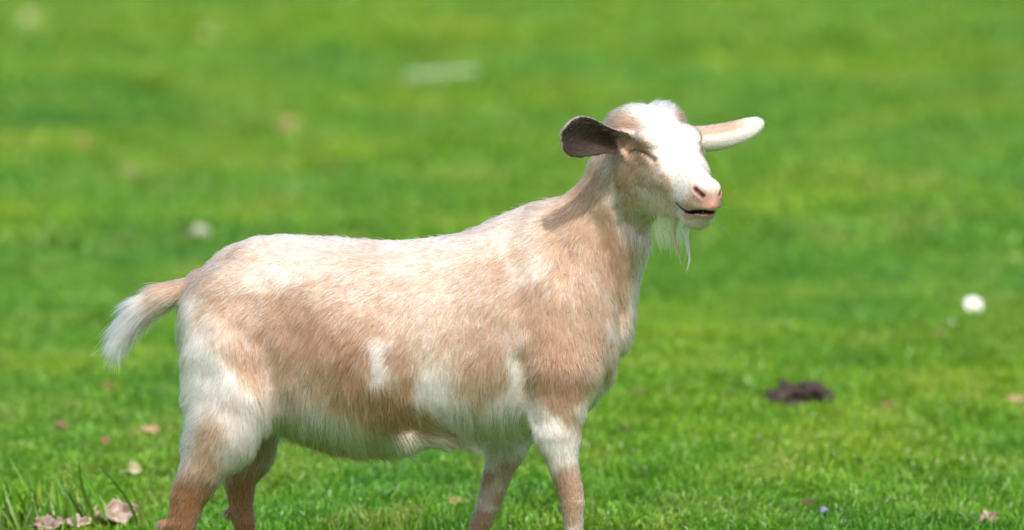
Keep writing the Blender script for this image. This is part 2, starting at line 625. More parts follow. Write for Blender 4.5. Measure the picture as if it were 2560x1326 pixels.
def goat_sdf(p):
    x, y, z = p[:, 0], p[:, 1], p[:, 2]
    d = loft(x, y, z, TX, TT, TB, TW, 0.10)
    d = smin(d, chain(p, NECK, .012, .60), .060)
    for k in ('nh', 'fh', 'nf', 'ff'):
        pts = LEGS[k]
        up = chain(p, pts[:4], .010, .62)
        lo = chain(p, pts[3:], .0015, .80)
        d = smin(d, smin(up, lo, .018), .032)
    ham = [(515, 800, -.055, 42), (515, 980, -.075, 42), (516, 1110, -.095, 36)]
    d = smin(d, chain(p, ham, .02, .8), .03)
    d = smin(d, chain(p, [(u + 30, v - 10, -yy, r) for u, v, yy, r in ham], .02, .8), .03)
    for (u, v, yy, r) in ((410, 1313, -.100, 12), (570, 1284, .090, 10)):      # tuft at the point of the hock
        d = smin(d, cone(p, P(u, v, yy), P(u + 30, v - 6, yy), r * PX, r * PX), .008)
    d = smin(d, chain(p, TAIL, .003), .015)
    d = smin(d, ellip(p, P(1012, 1082, -.105), (.022, .018, .013)), .012)      # fold of skin on the belly
    d = smin(d, chain(p, [(1030, 1088, -.100, 16), (1110, 1102, -.075, 13), (1190, 1092, -.05, 10)], .01), .014)
    # grooves: throat, elbow, flank
    c = from_head((.09, 0, -.05))
    d = smin(d, boxed(head_sdf, p, c - .24, c + .24), .022)
    for E_ in (EAR_N, EAR_F):
        tip = E_.o + E_.e * E_.len
        d = smin(d, boxed(E_.dist, p, np.minimum(E_.o, tip) - .09, np.maximum(E_.o, tip) + .09), .008)
    return d


def surface_nets(fn, lo, hi, h):
    n = np.ceil((hi - lo) / h).astype(int) + 1
    cs = 4
    nc = (n // cs) + 2
    cx = [lo[i] + np.arange(nc[i]) * h * cs for i in range(3)]
    g = np.stack(np.meshgrid(*cx, indexing='ij'), -1).reshape(-1, 3)
    cv = fn(g).reshape(nc).astype(np.float32)
    vals = np.repeat(np.repeat(np.repeat(cv, cs, 0), cs, 1), cs, 2)
    near = np.abs(cv) < h * cs * 2.4
    nm = np.repeat(np.repeat(np.repeat(near, cs, 0), cs, 1), cs, 2)
    off = cs // 2                                       # centre the coarse blocks on their samples
    vals = vals[off:, off:, off:]; nm = nm[off:, off:, off:]
    idx = np.argwhere(nm)
    out = np.empty(len(idx), np.float32)
    B = 400000
    for s in range(0, len(idx), B):
        out[s:s + B] = fn(lo + idx[s:s + B] * h)
    vals[nm] = out
    ins = vals < 0
    S = vals.shape
    c8 = [(a, b, c) for a in (0, 1) for b in (0, 1) for c in (0, 1)]
    tot = np.zeros((S[0] - 1, S[1] - 1, S[2] - 1), np.int8)
    for a, b, c in c8:
        tot += ins[a:S[0] - 1 + a, b:S[1] - 1 + b, c:S[2] - 1 + c]
    act = (tot > 0) & (tot < 8)
    cells = np.argwhere(act)
    vid = np.full(act.shape, -1, np.int32)
    vid[act] = np.arange(len(cells))
    cval = np.stack([vals[cells[:, 0] + a, cells[:, 1] + b, cells[:, 2] + c] for a, b, c in c8], 1)
    acc = np.zeros((len(cells), 3)); cnt = np.zeros(len(cells))
    for i, A in enumerate(c8):
        for j, Bc in enumerate(c8):
            if j > i and sum(abs(x - y) for x, y in zip(A, Bc)) == 1:
                va, vb = cval[:, i], cval[:, j]
                m = (va < 0) != (vb < 0)
                t = np.where(m, va / np.where(m, va - vb, 1), 0)
                pt = np.array(A)[None] + t[:, None] * (np.array(Bc) - np.array(A))[None]
                acc += pt * m[:, None]; cnt += m
    V = lo + (cells + acc / cnt[:, None]) * h
    Q = []
    for ax in range(3):
        sl0 = [slice(1, S[i] - 1) for i in range(3)]; sl1 = list(sl0)
        sl0[ax] = slice(0, S[ax] - 1); sl1[ax] = slice(1, S[ax])
        a, b = ins[tuple(sl0)], ins[tuple(sl1)]
        e = np.argwhere(a != b)
        flip = a[e[:, 0], e[:, 1], e[:, 2]]
        o1, o2 = [(1, 2), (2, 0), (0, 1)][ax]
        base = e.copy()
        for o in (o1, o2):
            base[:, o] += 1
        q = []
        for da, db in ((0, 0), (-1, 0), (-1, -1), (0, -1)):
            c = base.copy(); c[:, o1] += da; c[:, o2] += db
            q.append(vid[c[:, 0], c[:, 1], c[:, 2]])
        q = np.stack(q, 1)
        q[~flip] = q[~flip][:, ::-1]
        Q.append(q)
    return V, np.concatenate(Q)


def mesh_fast(name, V, Q):
    me = bpy.data.meshes.new(name)
    me.vertices.add(len(V)); me.vertices.foreach_set('co', V.astype(np.float32).ravel())
    k = Q.shape[1]
    me.loops.add(Q.size); me.loops.foreach_set('vertex_index', Q.astype(np.int32).ravel())
    me.polygons.add(len(Q))
    me.polygons.foreach_set('loop_start', np.arange(0, Q.size, k, dtype=np.int32))
    me.polygons.foreach_set('use_smooth', np.ones(len(Q), dtype=bool))
    me.update(calc_edges=True)
    me.validate()
    return me


# ------------------------------------------------------------------ goat: coat colour and lie of the hair, read off the photo by pixel
# (column, row, whiteness 0 tan .. 1 white)
COAT = [(620,590,.9),(740,585,.95),(860,595,.95),(1000,605,.95),(1100,597,.9),(1200,562,.85),(1300,527,.85),(1380,512,.6),
 (540,650,.65),(600,640,.6),(500,690,.35),(455,705,.35),(570,700,.5),(640,690,.8),(700,680,.85),(760,650,.8),(850,640,.8),(900,670,.65),(1000,650,.8),(1100,640,.8),(1200,620,.8),(1280,590,.85),
 (560,760,.35),(500,790,.55),(620,760,.35),(700,760,.25),(800,740,.45),(900,740,.55),(1000,730,.55),(1100,720,.6),(1200,700,.45),(1240,680,.4),(1300,640,.65),(1330,660,.9),(1300,700,.6),
 (700,850,.2),(780,830,.1),(850,850,.03),(900,880,.03),(860,920,.05),(800,900,.15),(930,830,.2),(760,780,.2),(840,790,.3),(960,790,.4),(1050,790,.5),(1150,790,.4),
 (950,875,1),(958,900,1),(955,935,1),(985,940,.8),(930,950,.6),(1000,870,.35),(1060,860,.5),(1120,850,.35),(1200,850,.25),(1240,870,.2),(1180,920,.2),(1230,930,.2),(1130,920,.45),
 (1060,950,1),(1080,990,1),(1110,960,.9),(1040,990,.9),(1100,1020,.9),(1150,1030,.85),(1220,1030,.9),(1290,1000,1),(1200,1060,.85),(1285,910,.85),(1295,850,.5),(1300,940,1),(1290,880,.75),(1255,1000,.9),(1250,960,.4),(1190,980,.4),
 (950,990,.08),(1000,1010,.08),(900,1000,.08),(1000,1050,.08),(900,960,.05),(1100,1070,.3),(1060,1060,.3),(850,990,.15),(940,1040,.1),(1040,1040,.25),
 (700,1040,1),(780,1030,.95),(830,1050,.95),(880,1080,1),(960,1100,.95),(1020,1115,.85),(760,1095,.15),(800,1115,.12),(860,1128,.12),(920,1138,.15),(1100,1100,.6),(1170,1100,.6),(740,1000,.6),(690,1000,.65),(780,980,.35),  # tan points under the belly paint its deep shade over white hair
 (470,850,.9),(480,950,.95),(530,900,1),(560,960,.95),(500,1000,.95),(590,880,.3),(620,900,.2),(640,940,.2),(600,830,.35),(680,930,.4),(620,1000,.8),(560,1030,.75),(530,1060,.4),(520,1110,.35),(530,1150,.3),(600,1080,.9),(560,1130,.9),(580,1160,.9),(640,1070,.95),
 (470,1060,.95),(475,1120,.8),(500,1170,.35),(455,1190,.15),(540,1190,.6),(510,1210,.15),(455,1230,0),(480,1280,0),(440,1300,0),(460,1400,0),(470,1550,0),(455,770,.95),(462,800,.9),
 (1350,850,.03),(1400,850,.08),(1380,800,.1),(1340,780,.12),(1420,900,.08),(1400,950,.03),(1350,900,.03),(1370,960,.05),(1480,900,.15),(1470,830,.15),(1450,980,.12),(1500,930,.2),(1390,1000,.12),(1300,780,.2),(1320,740,.25),(1420,1040,.3),(1340,990,.5),
 (1450,1040,.6),(1470,1030,.9),(1515,980,.85),(1490,1010,.85),
 (1450,600,.35),(1500,620,.2),(1480,700,.4),(1530,700,.15),(1420,650,.2),(1400,700,.4),(1560,640,.25),(1510,540,.2),(1470,520,.35),(1500,460,.3),(1450,470,.2),(1480,430,.25),(1540,760,.3),(1430,760,.25),(1440,800,.2),(1560,720,.3),(1590,730,.95),(1602,660,.95),(1622,600,.9),(1560,800,.5),(1540,880,.35),(1568,860,.75),(1580,580,.8),(1590,620,.6),(1380,600,.4),(1350,570,.75),(1380,540,.5),(1430,550,.3),
 (1518,430,.9),(1530,490,.95),(1560,545,.9),(1490,560,.3),
 (1340,1040,1),(1380,1060,1),(1390,1130,1),(1430,1140,.95),(1370,1165,.85),(1440,1180,.35),(1400,1195,.2),(1440,1220,.2),(1415,1230,.1),(1420,1260,.1),(1450,1255,.3),(1430,1290,.25),(1458,1295,.55),(1405,1270,.15),(1435,1345,.9),(1440,1450,.9),(1445,1550,.4)]
COAT += [(1005,930,.12),(1010,960,.08),(1005,985,.08),(975,900,.25),(985,968,.15),(1000,900,.2),(660,880,.25),(560,860,.45),(720,930,.3),(740,965,.35),(660,990,.55),(520,1080,.25),(545,1100,.35),(510,1140,.25),(1150,960,.35),(1160,1000,.8),(1130,1000,.9),(1100,930,.85),(1250,900,.15),(1320,900,.1),(1330,940,.25)]
COAT_FAR = [(1260,1120,.9),(1230,1150,.85),(1212,1200,.0),(1275,1180,.15),(1235,1215,.7),(1255,1240,.1),(1215,1260,.7),(1210,1300,.05),(1190,1340,.05),(1140,1480,.1),(1290,1090,.8),(1300,1030,.9),
 (640,1080,.3),(620,1150,.12),(600,1220,.02),(610,1290,.02),(620,1400,.02),(660,1080,.3),(620,1500,0),(640,1040,.8),(1350,1000,.5),(560,1000,.9)]
COAT_HEAD = [(1600,280,.95),(1650,275,1),(1690,280,1),(1720,310,1),(1640,310,1),(1560,300,.3),(1578,303,.1),(1545,320,.3),(1590,330,.55),(1620,330,.8),(1600,350,.35),(1570,345,.3),(1560,380,.25),(1600,372,.05),(1632,405,.35),(1645,380,.95),(1650,350,1),(1610,405,.35),(1620,430,.3),(1560,400,.2),(1570,420,.1),(1550,460,.0),(1548,440,.2),(1580,450,.35),(1600,455,.25),(1650,440,.35),(1660,465,.3),(1640,470,.25),(1612,482,.95),(1640,492,.95),(1585,490,.45),(1560,500,.5),(1536,470,.95),(1530,500,.95),
 (1670,400,1),(1660,425,.9),(1700,420,1),(1720,350,1),(1750,430,1),(1700,460,1),(1700,490,.95),(1680,503,.6),(1725,508,.35),(1750,515,.4),(1600,530,.85),(1650,530,.9),(1700,545,1),(1740,555,.9),(1560,540,.85),(1640,550,.7)]
# lie of the hair: column, row, du, dv
FLOW = [(700,590,-1,.12),(1000,605,-1,.18),(1200,570,-1,.35),(1300,530,-1,.3),(800,700,-.9,.5),(1000,700,-.8,.6),(1200,700,-.75,.65),(800,850,-.5,.85),(1000,850,-.45,.9),(1200,850,-.35,.95),(800,1000,-.1,1),(950,1040,-.1,1),(880,1080,.35,.9),(980,1100,.6,.8),(1250,1040,.35,.95),(1150,1030,.05,1),(1100,1090,.8,.4),
 (520,680,-.95,.4),(600,720,-.8,.6),(480,760,-.3,1),(500,850,-.1,1),(600,900,.05,1),(460,1000,-.75,.75),(460,1080,-.85,.55),(560,1100,-.15,1),(650,1050,.15,1),(480,1200,-.55,.85),(450,1300,-.3,1),(460,1450,0,1),(560,1160,-.5,.9),
 (1400,850,-.1,1),(1350,950,-.25,1),(1450,1000,.3,.9),(1500,980,.6,.8),(1400,1100,.1,1),(1430,1250,.1,1),(1440,1450,0,1),(1300,940,-.3,1),
 (1480,480,-.55,.85),(1440,560,-.6,.8),(1540,600,.05,1),(1550,700,.15,1),(1470,700,-.1,1),(1590,740,.15,1),(1330,620,-.75,.65),(1520,520,-.1,1),(1350,512,-.95,.25),(1430,500,-.7,.75),(1600,600,.0,1),
 (430,720,-1,.15),(350,770,-.85,.65),(300,830,-.5,1),(600,1200,.05,1),(1240,1180,-.3,1),(1180,1350,-.4,1)]
FLOW_HEAD = [(1760,470,-.7,-.4),(1720,430,-.75,-.15),(1680,400,-.75,.1),(1650,360,-.6,-.5),(1640,310,-.3,-.9),(1690,300,.2,-1),(1600,285,-.7,-.6),(1570,310,-.8,-.2),(1600,340,-.4,.6),(1590,370,-.5,.5),(1620,410,-.5,.75),(1560,400,-.4,.9),(1600,460,-.3,.9),(1640,490,.1,.9),(1560,480,-.3,1),(1600,535,-.2,.9),(1700,545,-.2,.9),(1750,555,.2,.9),(1740,510,-.3,.5),(1700,490,-.5,.6)]
# length of the hair in mm
LEN = [(700,590,20),(1000,605,22),(1250,550,25),(1380,515,30),(800,750,20),(1000,800,20),(1200,800,20),(600,760,19),(520,690,18),(800,950,24),(1000,1000,26),(850,1070,58),(950,1090,54),(780,1040,56),(700,1050,50),(1150,1040,48),(1250,1040,56),(1080,1090,30),
 (600,900,22),(500,900,24),(460,1000,36),(455,1080,40),(480,1140,32),(560,1100,28),(600,1130,30),(640,1070,34),(460,1250,16),(450,1310,15),(460,1450,9),(1400,850,21),(1400,950,22),(1480,980,26),(1500,1000,30),(1380,1060,20),(1400,1150,13),(1430,1250,10),(1440,1450,8),
 (1450,600,22),(1500,500,20),(1560,700,26),(1590,740,32),(1600,640,22),(1440,500,26),(470,770,26),(430,725,34),(390,745,48),(350,770,62),(310,820,62),(600,1200,12),(620,1300,10),(1240,1180,11),(1200,1300,10)]


def shepard(u, v, tab, eps=17.0, power=2.0):
    t = np.array(tab, float)
    out = np.zeros((len(u), t.shape[1] - 2))
    for s in range(0, len(u), 40000):
        d2 = (u[s:s + 40000, None] - t[None, :, 0]) ** 2 + (v[s:s + 40000, None] - t[None, :, 1]) ** 2
        w = 1.0 / (d2 + eps * eps) ** power
        out[s:s + 40000] = (w @ t[:, 2:]) / w.sum(1, keepdims=True)
    return out


def region_weights(p):
    """which of the surface points belong to the head / ears"""
    hd = head_sdf(p)
    en, ef = EAR_N.dist(p), EAR_F.dist(p)
    body = np.minimum(loft(p[:, 0], p[:, 1], p[:, 2], TX, TT, TB, TW, .1), chain(p, NECK, .03, .6))
    head = 1 / (1 + np.exp(np.clip((hd - body) / .004, -40, 40)))
    earn = (en < np.minimum(hd, body) - .001) & (np.abs(en) < .006)
    earf = (ef < np.minimum(hd, body) - .001) & (np.abs(ef) < .006)
    return head, earn, earf


def near_side(p):
    """mirror points of the head's far half on to the near half; other points unchanged"""
    q = to_head(p)
    far = q[:, 1] < 0
    q2 = q.copy(); q2[:, 1] = np.abs(q[:, 1])
    return from_head(q2), far


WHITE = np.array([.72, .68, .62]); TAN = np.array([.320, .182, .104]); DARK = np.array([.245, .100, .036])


def coat(p, head, jitter=True):
    wob = np.stack([vnoise(p, 55, 21), vnoise(p, 55, 22)], 1) * 9 + np.stack([vnoise(p, 160, 23), vnoise(p, 160, 24)], 1) * 6 if jitter else 0
    u, v = to_px(p)
    uv = np.stack([u, v], 1) + wob
    w = shepard(uv[:, 0], uv[:, 1], COAT)[:, 0]
    wf = shepard(uv[:, 0], uv[:, 1], COAT_FAR)[:, 0]
    far = np.clip((p[:, 1] - .01) / .03, 0, 1) * np.clip((v - 1030) / 50, 0, 1)
    w = w * (1 - far) + wf * far
    pn, _ = near_side(p)
    un, vn = to_px(pn)
    wh = shepard(un + (wob[:, 0] * .6 if jitter else 0), vn + (wob[:, 1] * .6 if jitter else 0), COAT_HEAD, 10, 2.0)[:, 0]
    w = w * (1 - head) + wh * head
    # tail
    tl = np.clip((470 - u) / 20, 0, 1) * (v < 960)
    tw = shepard(uv[:, 0], uv[:, 1], [(460, 705, .3), (420, 705, .15), (395, 720, .1), (440, 740, .35), (410, 765, .75), (375, 735, .9), (350, 760, 1), (300, 830, 1), (440, 775, .8)])[:, 0]
    w = w * (1 - tl) + tw * tl
    dark = np.clip((v - 1165 - 25 * vnoise(p, 60, 30)) / 50, 0, 1) * (u < 720)
    dark = np.maximum(dark, np.exp(-((u - 1552) ** 2 + (v - 455) ** 2) / 500.0) * .7)
    dark = np.maximum(dark, np.exp(-((u - 405) ** 2 / 500.0 + (v - 712) ** 2 / 150.0)) * .5 * tl)
    for (du, dv, ru, rv, k_) in ((890, 920, 110, 90, .55), (980, 1020, 90, 40, .5), (1375, 930, 60, 70, .5), (780, 850, 70, 50, .3), (1520, 650, 30, 90, .4), (620, 915, 25, 50, .35)):  # darker patches: part real hair colour, part flank and shoulder shade painted in
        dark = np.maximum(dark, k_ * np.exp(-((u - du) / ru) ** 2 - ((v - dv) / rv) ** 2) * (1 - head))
    w = np.clip(w, 0, 1) ** 1.45 * (1 - .36 * (1 - head) * np.clip((760 - v) / 120, 0, 1) * (u > 470))
    return w, dark


def build_goat():
    lo = np.array([P(255, 663)[0], -.34, -.03]); hi = np.array([P(1935, 663)[0], .20, P(1280, 240)[2] + .02])
    V, Q = surface_nets(goat_sdf, lo, hi, 0.0027)
    # a little surface life: muscle and clumps of coat
    me = mesh_fast('goat_body', V, Q)
    nrm = np.empty(len(V) * 3, np.float32); me.vertex_normals.foreach_get('vector', nrm); nrm = nrm.reshape(-1, 3).astype(float)
    head, earn, earf = region_weights(V)
    body_k = (1 - head) * ~(earn | earf) * (V[:, 2] > .33)
    V = V + nrm * (body_k * (0.0030 * vnoise(V, 14, 51) + 0.0012 * vnoise(V, 45, 52)))[:, None]
    # muscle relief on both flanks: polyline in photo px, half width px, height mm
    RELIEF = [([(1415, 620), (1435, 710), (1475, 820), (1490, 900)], 20, -4.5), ([(1490, 560), (1520, 680), (1530, 780)], 26, -3), ([(1385, 850), (1385, 930)], 70, 6), ([(1300, 900), (1318, 980), (1330, 1050)], 24, -7),
              ([(700, 780), (730, 850)], 80, -8), ([(705, 1060), (680, 960), (650, 860)], 26, -6), ([(590, 880), (600, 980)], 70, 7), ([(560, 650), (610, 630)], 40, 5), ([(545, 820), (545, 900), (580, 960)], 24, 4), ([(600, 830), (630, 930)], 24, -4),
              ([(1330, 560), (1350, 700)], 40, 5), ([(1270, 620), (1290, 760)], 34, -4), ([(1000, 700), (1050, 1000)], 90, 4), ([(1560, 560), (1600, 585)], 16, -5), ([(1545, 520), (1575, 560)], 14, -5)]
    u_, v_ = to_px(V)
    side = np.clip((np.abs(nrm[:, 1]) - .25) / .4, 0, 1) * ~(earn | earf) * np.clip(1 - head * .7, 0, 1)
    for line, wd, hg in RELIEF:
        d2 = np.full(len(V), 1e9)
        for (a0, b0), (a1, b1) in zip(line[:-1], line[1:]):
            t_ = np.clip(((u_ - a0) * (a1 - a0) + (v_ - b0) * (b1 - b0)) / ((a1 - a0) ** 2 + (b1 - b0) ** 2), 0, 1)
            d2 = np.minimum(d2, (u_ - a0 - t_ * (a1 - a0)) ** 2 + (v_ - b0 - t_ * (b1 - b0)) ** 2)
        V = V + nrm * (side * hg * .001 * np.exp(-d2 / (wd * wd)))[:, None]
    me.vertices.foreach_set('co', V.astype(np.float32).ravel()); me.update()
    me.vertex_normals.foreach_get('vector', nv := np.empty(len(V) * 3, np.float32)); nrm = nv.reshape(-1, 3).astype(float)

    # ---- skin colour
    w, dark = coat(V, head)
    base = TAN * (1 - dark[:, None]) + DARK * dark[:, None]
    col = base * (1 - w[:, None]) + WHITE * w[:, None]
    col = col * .92
    q = to_head(V); aq = np.abs(q[:, 1])
    pink = np.array([.68, .33, .27])

    def blob(c, r):
        return np.exp(-(((q[:, 0] - c[0]) / r[0]) ** 2 + ((aq - c[1]) / r[1]) ** 2 + ((q[:, 2] - c[2]) / r[2]) ** 2))

    def blend(m, c):
        nonlocal col
        m = np.clip(m, 0, 1)[:, None]
        col = col * (1 - m) + np.asarray(c) * m
    bald = np.zeros(len(V))
    nose = np.clip(1.6 * blob((.196, .005, -.030), (.010, .010, .0085)), 0, 1); blend(nose * .85, pink); bald = np.maximum(bald, nose)
    qs = np.stack([q[:, 0], aq, q[:, 2]], 1)
    nd = np.min([cone(qs, a, b, .0028, .0034) for a, b in zip(NOS[:-1], NOS[1:])], 0)
    blend(np.clip((.0045 - nd) / .003, 0, 1) * .8, pink * .8); blend(np.clip((.0008 - nd) / .001, 0, 1), (.035, .012, .010))
    bald = np.maximum(bald, np.clip((.005 - nd) / .002, 0, 1))
    zc = cubic(q[:, 0], *MZ)
    half = cubic(q[:, 0], *MH)
    dz = q[:, 2] - zc
    onhead = (head > .5) & (q[:, 0] > .147) & (aq < .06)
    lip = onhead * np.clip((.0075 - np.abs(dz + .0065)) / .003, 0, 1) * np.clip((q[:, 0] - .158) / .012, 0, 1)
    blend(lip * .8, (.52, .26, .22)); bald = np.maximum(bald, lip)
    inn = onhead * (np.abs(dz) < half + .0012)
    blend(inn * 1.0, (.05, .018, .016)); bald = np.maximum(bald, inn)
    E = EYE
    ed = np.min([cone(qs, a, b, .003, .003) for a, b in zip(E[:-1], E[1:])], 0)
    lid = (head > .4) * np.clip((.0012 - ed) / .0016, 0, 1)
    blend(lid * .95, (.035, .020, .014)); bald = np.maximum(bald, (head > .4) * (ed < .0018))
    # ears: outer side tan and white, inner side dark bare skin
    for m, E_ in ((earn, EAR_N), (earf, EAR_F)):
        e, a, b = E_.local(V)
        s = e / E_.len
        inner = m & ((nrm @ E_.b) > .15)
        if E_ is EAR_N:
            blend(m * .9, TAN * .55 + WHITE * .45)
            blend(inner * np.clip((s - .12) / .08, 0, 1) * .95, (.026, .015, .011))
            bald = np.maximum(bald, inner * np.clip((s - .25) / .1, 0, 1) * .86)
        else:
            blend(m * 1.0, WHITE * .85 + TAN * .15)
            blend(m * np.clip((a - .001) / .007, 0, 1) * np.clip((.92 - s) / .25, 0, 1) * .8, TAN * 1.1)
    # small dark bare skin below the tail
    vd = np.linalg.norm((V - P(446, 790, 0)) / np.array([.016, .012, .022]), axis=1)
    blend(np.clip((1.25 - vd) / .4, 0, 1), (.07, .025, .02)); bald = np.maximum(bald, np.clip((1.3 - vd) / .3, 0, 1))
    hoofm = np.clip((.062 - V[:, 2]) / .01, 0, 1)
    at = me.color_attributes.new('coat', 'FLOAT_COLOR', 'POINT')
    c4 = np.ones((len(V), 4)); c4[:, :3] = col
    at.data.foreach_set('color', c4.ravel().astype(np.float32))

    ms = bpy.data.materials.new('goat_skin'); t = NT(ms)
    a = t.n('ShaderNodeAttribute', attribute_name='coat')
    b = t.n('ShaderNodeBsdfPrincipled', i_Roughness=.62)
    b.inputs['Specular IOR Level'].default_value = .25
    b.inputs['Subsurface Weight'].default_value = .15
    b.inputs['Subsurface Radius'].default_value = (.006, .003, .002)
    b.inputs['Subsurface Scale'].default_value = 1.0
    nz = t.n('ShaderNodeTexNoise', i_Scale=420.0, i_Detail=3.0)
    bp = t.n('ShaderNodeBump', i_Strength=.25, i_Distance=.002)
    geo = t.n('ShaderNodeNewGeometry'); t.l(geo.outputs['Position'], nz.inputs['Vector'])
    t.l(nz.outputs[0], bp.inputs['Height']); t.l(bp.outputs[0], b.inputs['Normal'])
    t.l(a.outputs['Color'], b.inputs['Base Color']); t.l(b.outputs[0], t.out.inputs[0])

    root = bpy.data.objects.new('goat', None); C.objects.link(root)
    tag(root, 'tan and white bearded goat standing on the grass with its eyes closed', 'goat')
    new_obj('body', me, root, ms)

    # ---- fur
    tri = np.concatenate([Q[:, [0, 1, 2]], Q[:, [0, 2, 3]]])
    A, B, D = V[tri[:, 0]], V[tri[:, 1]], V[tri[:, 2]]
    area = np.linalg.norm(np.cross(B - A, D - A), axis=1) / 2
    tb = bald[tri].mean(1)
    th = head[tri].mean(1); te = (earn | earf)[tri].mean(1)
    tz = V[tri][:, :, 2].mean(1)
    dens = 165000 * (1 + 3.2 * th + 2.5 * te) * (1 + .9 * np.clip((.30 - tz) / .1, 0, 1)) * np.where(tz < .16, .35, 1) * np.where(tz < .045, 0, 1) * (1 - tb)
    cum = np.cumsum(area * dens)
    NH = int(cum[-1])
    ti = np.searchsorted(cum, RNG.uniform(0, cum[-1], NH))
    r1, r2 = np.sqrt(RNG.uniform(size=NH)), RNG.uniform(size=NH)
    bw = np.stack([1 - r1, r1 * (1 - r2), r1 * r2], 1)[:, :, None]
    T = tri[ti]
    p0 = (V[T] * bw).sum(1); nn = unit((nrm[T] * bw).sum(1)); hw = (head[T] * bw[:, :, 0]).sum(1)
    me_ear = (earn[T] * bw[:, :, 0]).sum(1) > .5, (earf[T] * bw[:, :, 0]).sum(1) > .5
    skin = (col[T] * bw).sum(1)
    u, v = to_px(p0)
    fl = shepard(u, v, FLOW, 25, 1.5)
    dirb = np.stack([fl[:, 0], np.zeros(NH), -fl[:, 1]], 1)
    pn, farside = near_side(p0)
    un, vn = to_px(pn)
    fh = shepard(un, vn, FLOW_HEAD, 12, 1.7)
    dh = np.stack([fh[:, 0], np.zeros(NH), -fh[:, 1]], 1)
    dl = dh @ HM; dl[farside, 1] *= -1; dh2 = dl @ HM.T
    dh = np.where(farside[:, None], dh2, dh)
    flow = dirb * (1 - hw[:, None]) + dh * hw[:, None]
    for m, E_ in zip(me_ear, (EAR_N, EAR_F)):
        flow[m] = E_.e
    flow = unit(flow)
    flow += .30 * np.stack([vnoise(p0, 30, 61), vnoise(p0, 30, 62), vnoise(p0, 30, 63)], 1) + .16 * np.stack([vnoise(p0, 90, 64), vnoise(p0, 90, 65), vnoise(p0, 90, 66)], 1)
    flow += RNG.normal(0, .10, (NH, 3))
    tng = unit(flow - nn * (flow * nn).sum(1, keepdims=True))
    L = shepard(u, v, LEN, 25, 1.6)[:, 0] * .00066 * np.where(u < 440, 1.2, 1)
    fx = to_head(pn)[:, 0]
    Lh = np.interp(fx, [-.04, .0, .03, .06, .10, .16, .20], [.016, .016, .012, .0075, .0065, .0045, .003])
    L = L * (1 - hw) + Lh * hw
    ear_m = me_ear[0] | me_ear[1]
    L[ear_m] = .0055
    inner_ear = ear_m & (skin.sum(1) < .30)
    L[inner_ear] = .013
    L *= RNG.uniform(.65, 1.15, NH)
    stray = RNG.uniform(size=NH) < .012
    L[stray & ~ear_m] *= 1.35
    lift = .25 + .10 * (hash3(np.arange(NH) // 1, np.zeros(NH), np.zeros(NH), 9) - .5) + .22 * inner_ear + .12 * vnoise(p0, 24, 70) + RNG.normal(0, .06, NH) + stray * .25
    top = np.clip((nn[:, 2] - .5) / .4, 0, 1)
    lift += .10 * top * (1 - hw)
    fr = np.clip((L - .030) / .01, 0, 1)
    lift += .12 * fr * (u > 440)
    poll = hw * np.clip((.03 - fx) / .03, 0, 1) * np.clip(nn[:, 2], 0, 1)
    lift += .38 * poll * RNG.uniform(.2, 1.6, NH)
    L *= 1 + .5 * poll * RNG.normal(0, .5, NH).clip(-.8, 1.2)
    L *= 1 - .25 * (hw > .5) * (1 - poll)
    K = 5
    s = np.linspace(0, 1, K)[None, :, None]
    d0 = unit(tng * np.cos(lift)[:, None] + nn * np.sin(lift)[:, None])
    grav = np.array([0, 0, -1.0])
    gk = (.10 + .22 * fr)[:, None, None]
    bend = (tng - nn * .35)[:, None, :]
    pts = p0[:, None, :] + L[:, None, None] * (s * d0[:, None, :] + s * s * (.22 * bend * lift[:, None, None] * 2 + gk * grav))
    # clumps
    ng = max(1, NH // 3)
    gi = RNG.choice(NH, ng, replace=False)
    kd = kdtree.KDTree(ng)
    for i, g in enumerate(gi):
        kd.insert(p0[g], i)
    kd.balance()
    near = np.array([kd.find(x)[1] for x in p0])
    gg = gi[near]
    off = p0 - p0[gg]
    cl = (RNG.uniform(.15, .75, NH) * np.clip(L / .016, .25, 1.1) * ~ear_m)[:, None, None] * (s ** 1.4)
    Lr = np.clip(L / np.maximum(L[gg], 1e-4), .6, 1.4)[:, None, None]
    tgt = p0[gg][:, None, :] + (pts[gg] - p0[gg][:, None, :]) * Lr + off[:, None, :] * .15
    pts = pts * (1 - cl) + tgt * cl
    # colour per hair: tan and white hairs mingle
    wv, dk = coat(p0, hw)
    streak = vnoise(p0 * np.array([1, 1, .35]), 130, 80) * .22
    clr = hash3(gg, gg * 0, gg * 0 + 3, 5) - .5
    prob = np.clip((wv - .5) * 1.25 + .5 + streak + clr * .55, 0, 1)
    isw = np.clip((prob - RNG.uniform(.12, .88, NH)) * 2.2 + .5, 0, 1)
    isw = isw * .62 + prob * .38
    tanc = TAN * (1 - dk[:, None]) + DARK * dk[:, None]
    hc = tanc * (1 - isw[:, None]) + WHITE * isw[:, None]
    hc *= (1 + .12 * RNG.normal(0, 1, (NH, 1)).clip(-2, 2) + .34 * clr[:, None])
    hc[ear_m] = (skin[ear_m] * RNG.uniform(.9, 1.1, (ear_m.sum(), 1)))
    pale = inner_ear & (RNG.uniform(size=NH) < .35)
    hc[pale] = np.array([.30, .215, .15]) * RNG.uniform(.6, 1.2, (pale.sum(), 1))
    hc = np.where((ed_near := np.clip(1 - (np.abs(skin - np.array([.035, .020, .014])).sum(1)) / .10, 0, 1))[:, None] > .3, np.where(inner_ear[:, None], hc, skin), hc)
    hc *= (1 - .17 * hw + .30 * clr * hw)[:, None]
    hc = np.clip(hc, .01, .86)
    rad = np.where(ear_m, .00022, .00042) * (1 - .35 * hw) * RNG.uniform(.75, 1.25, NH)
    taper = np.array([1, .95, .8, .55, .15])
    rd = rad[:, None] * taper[None]

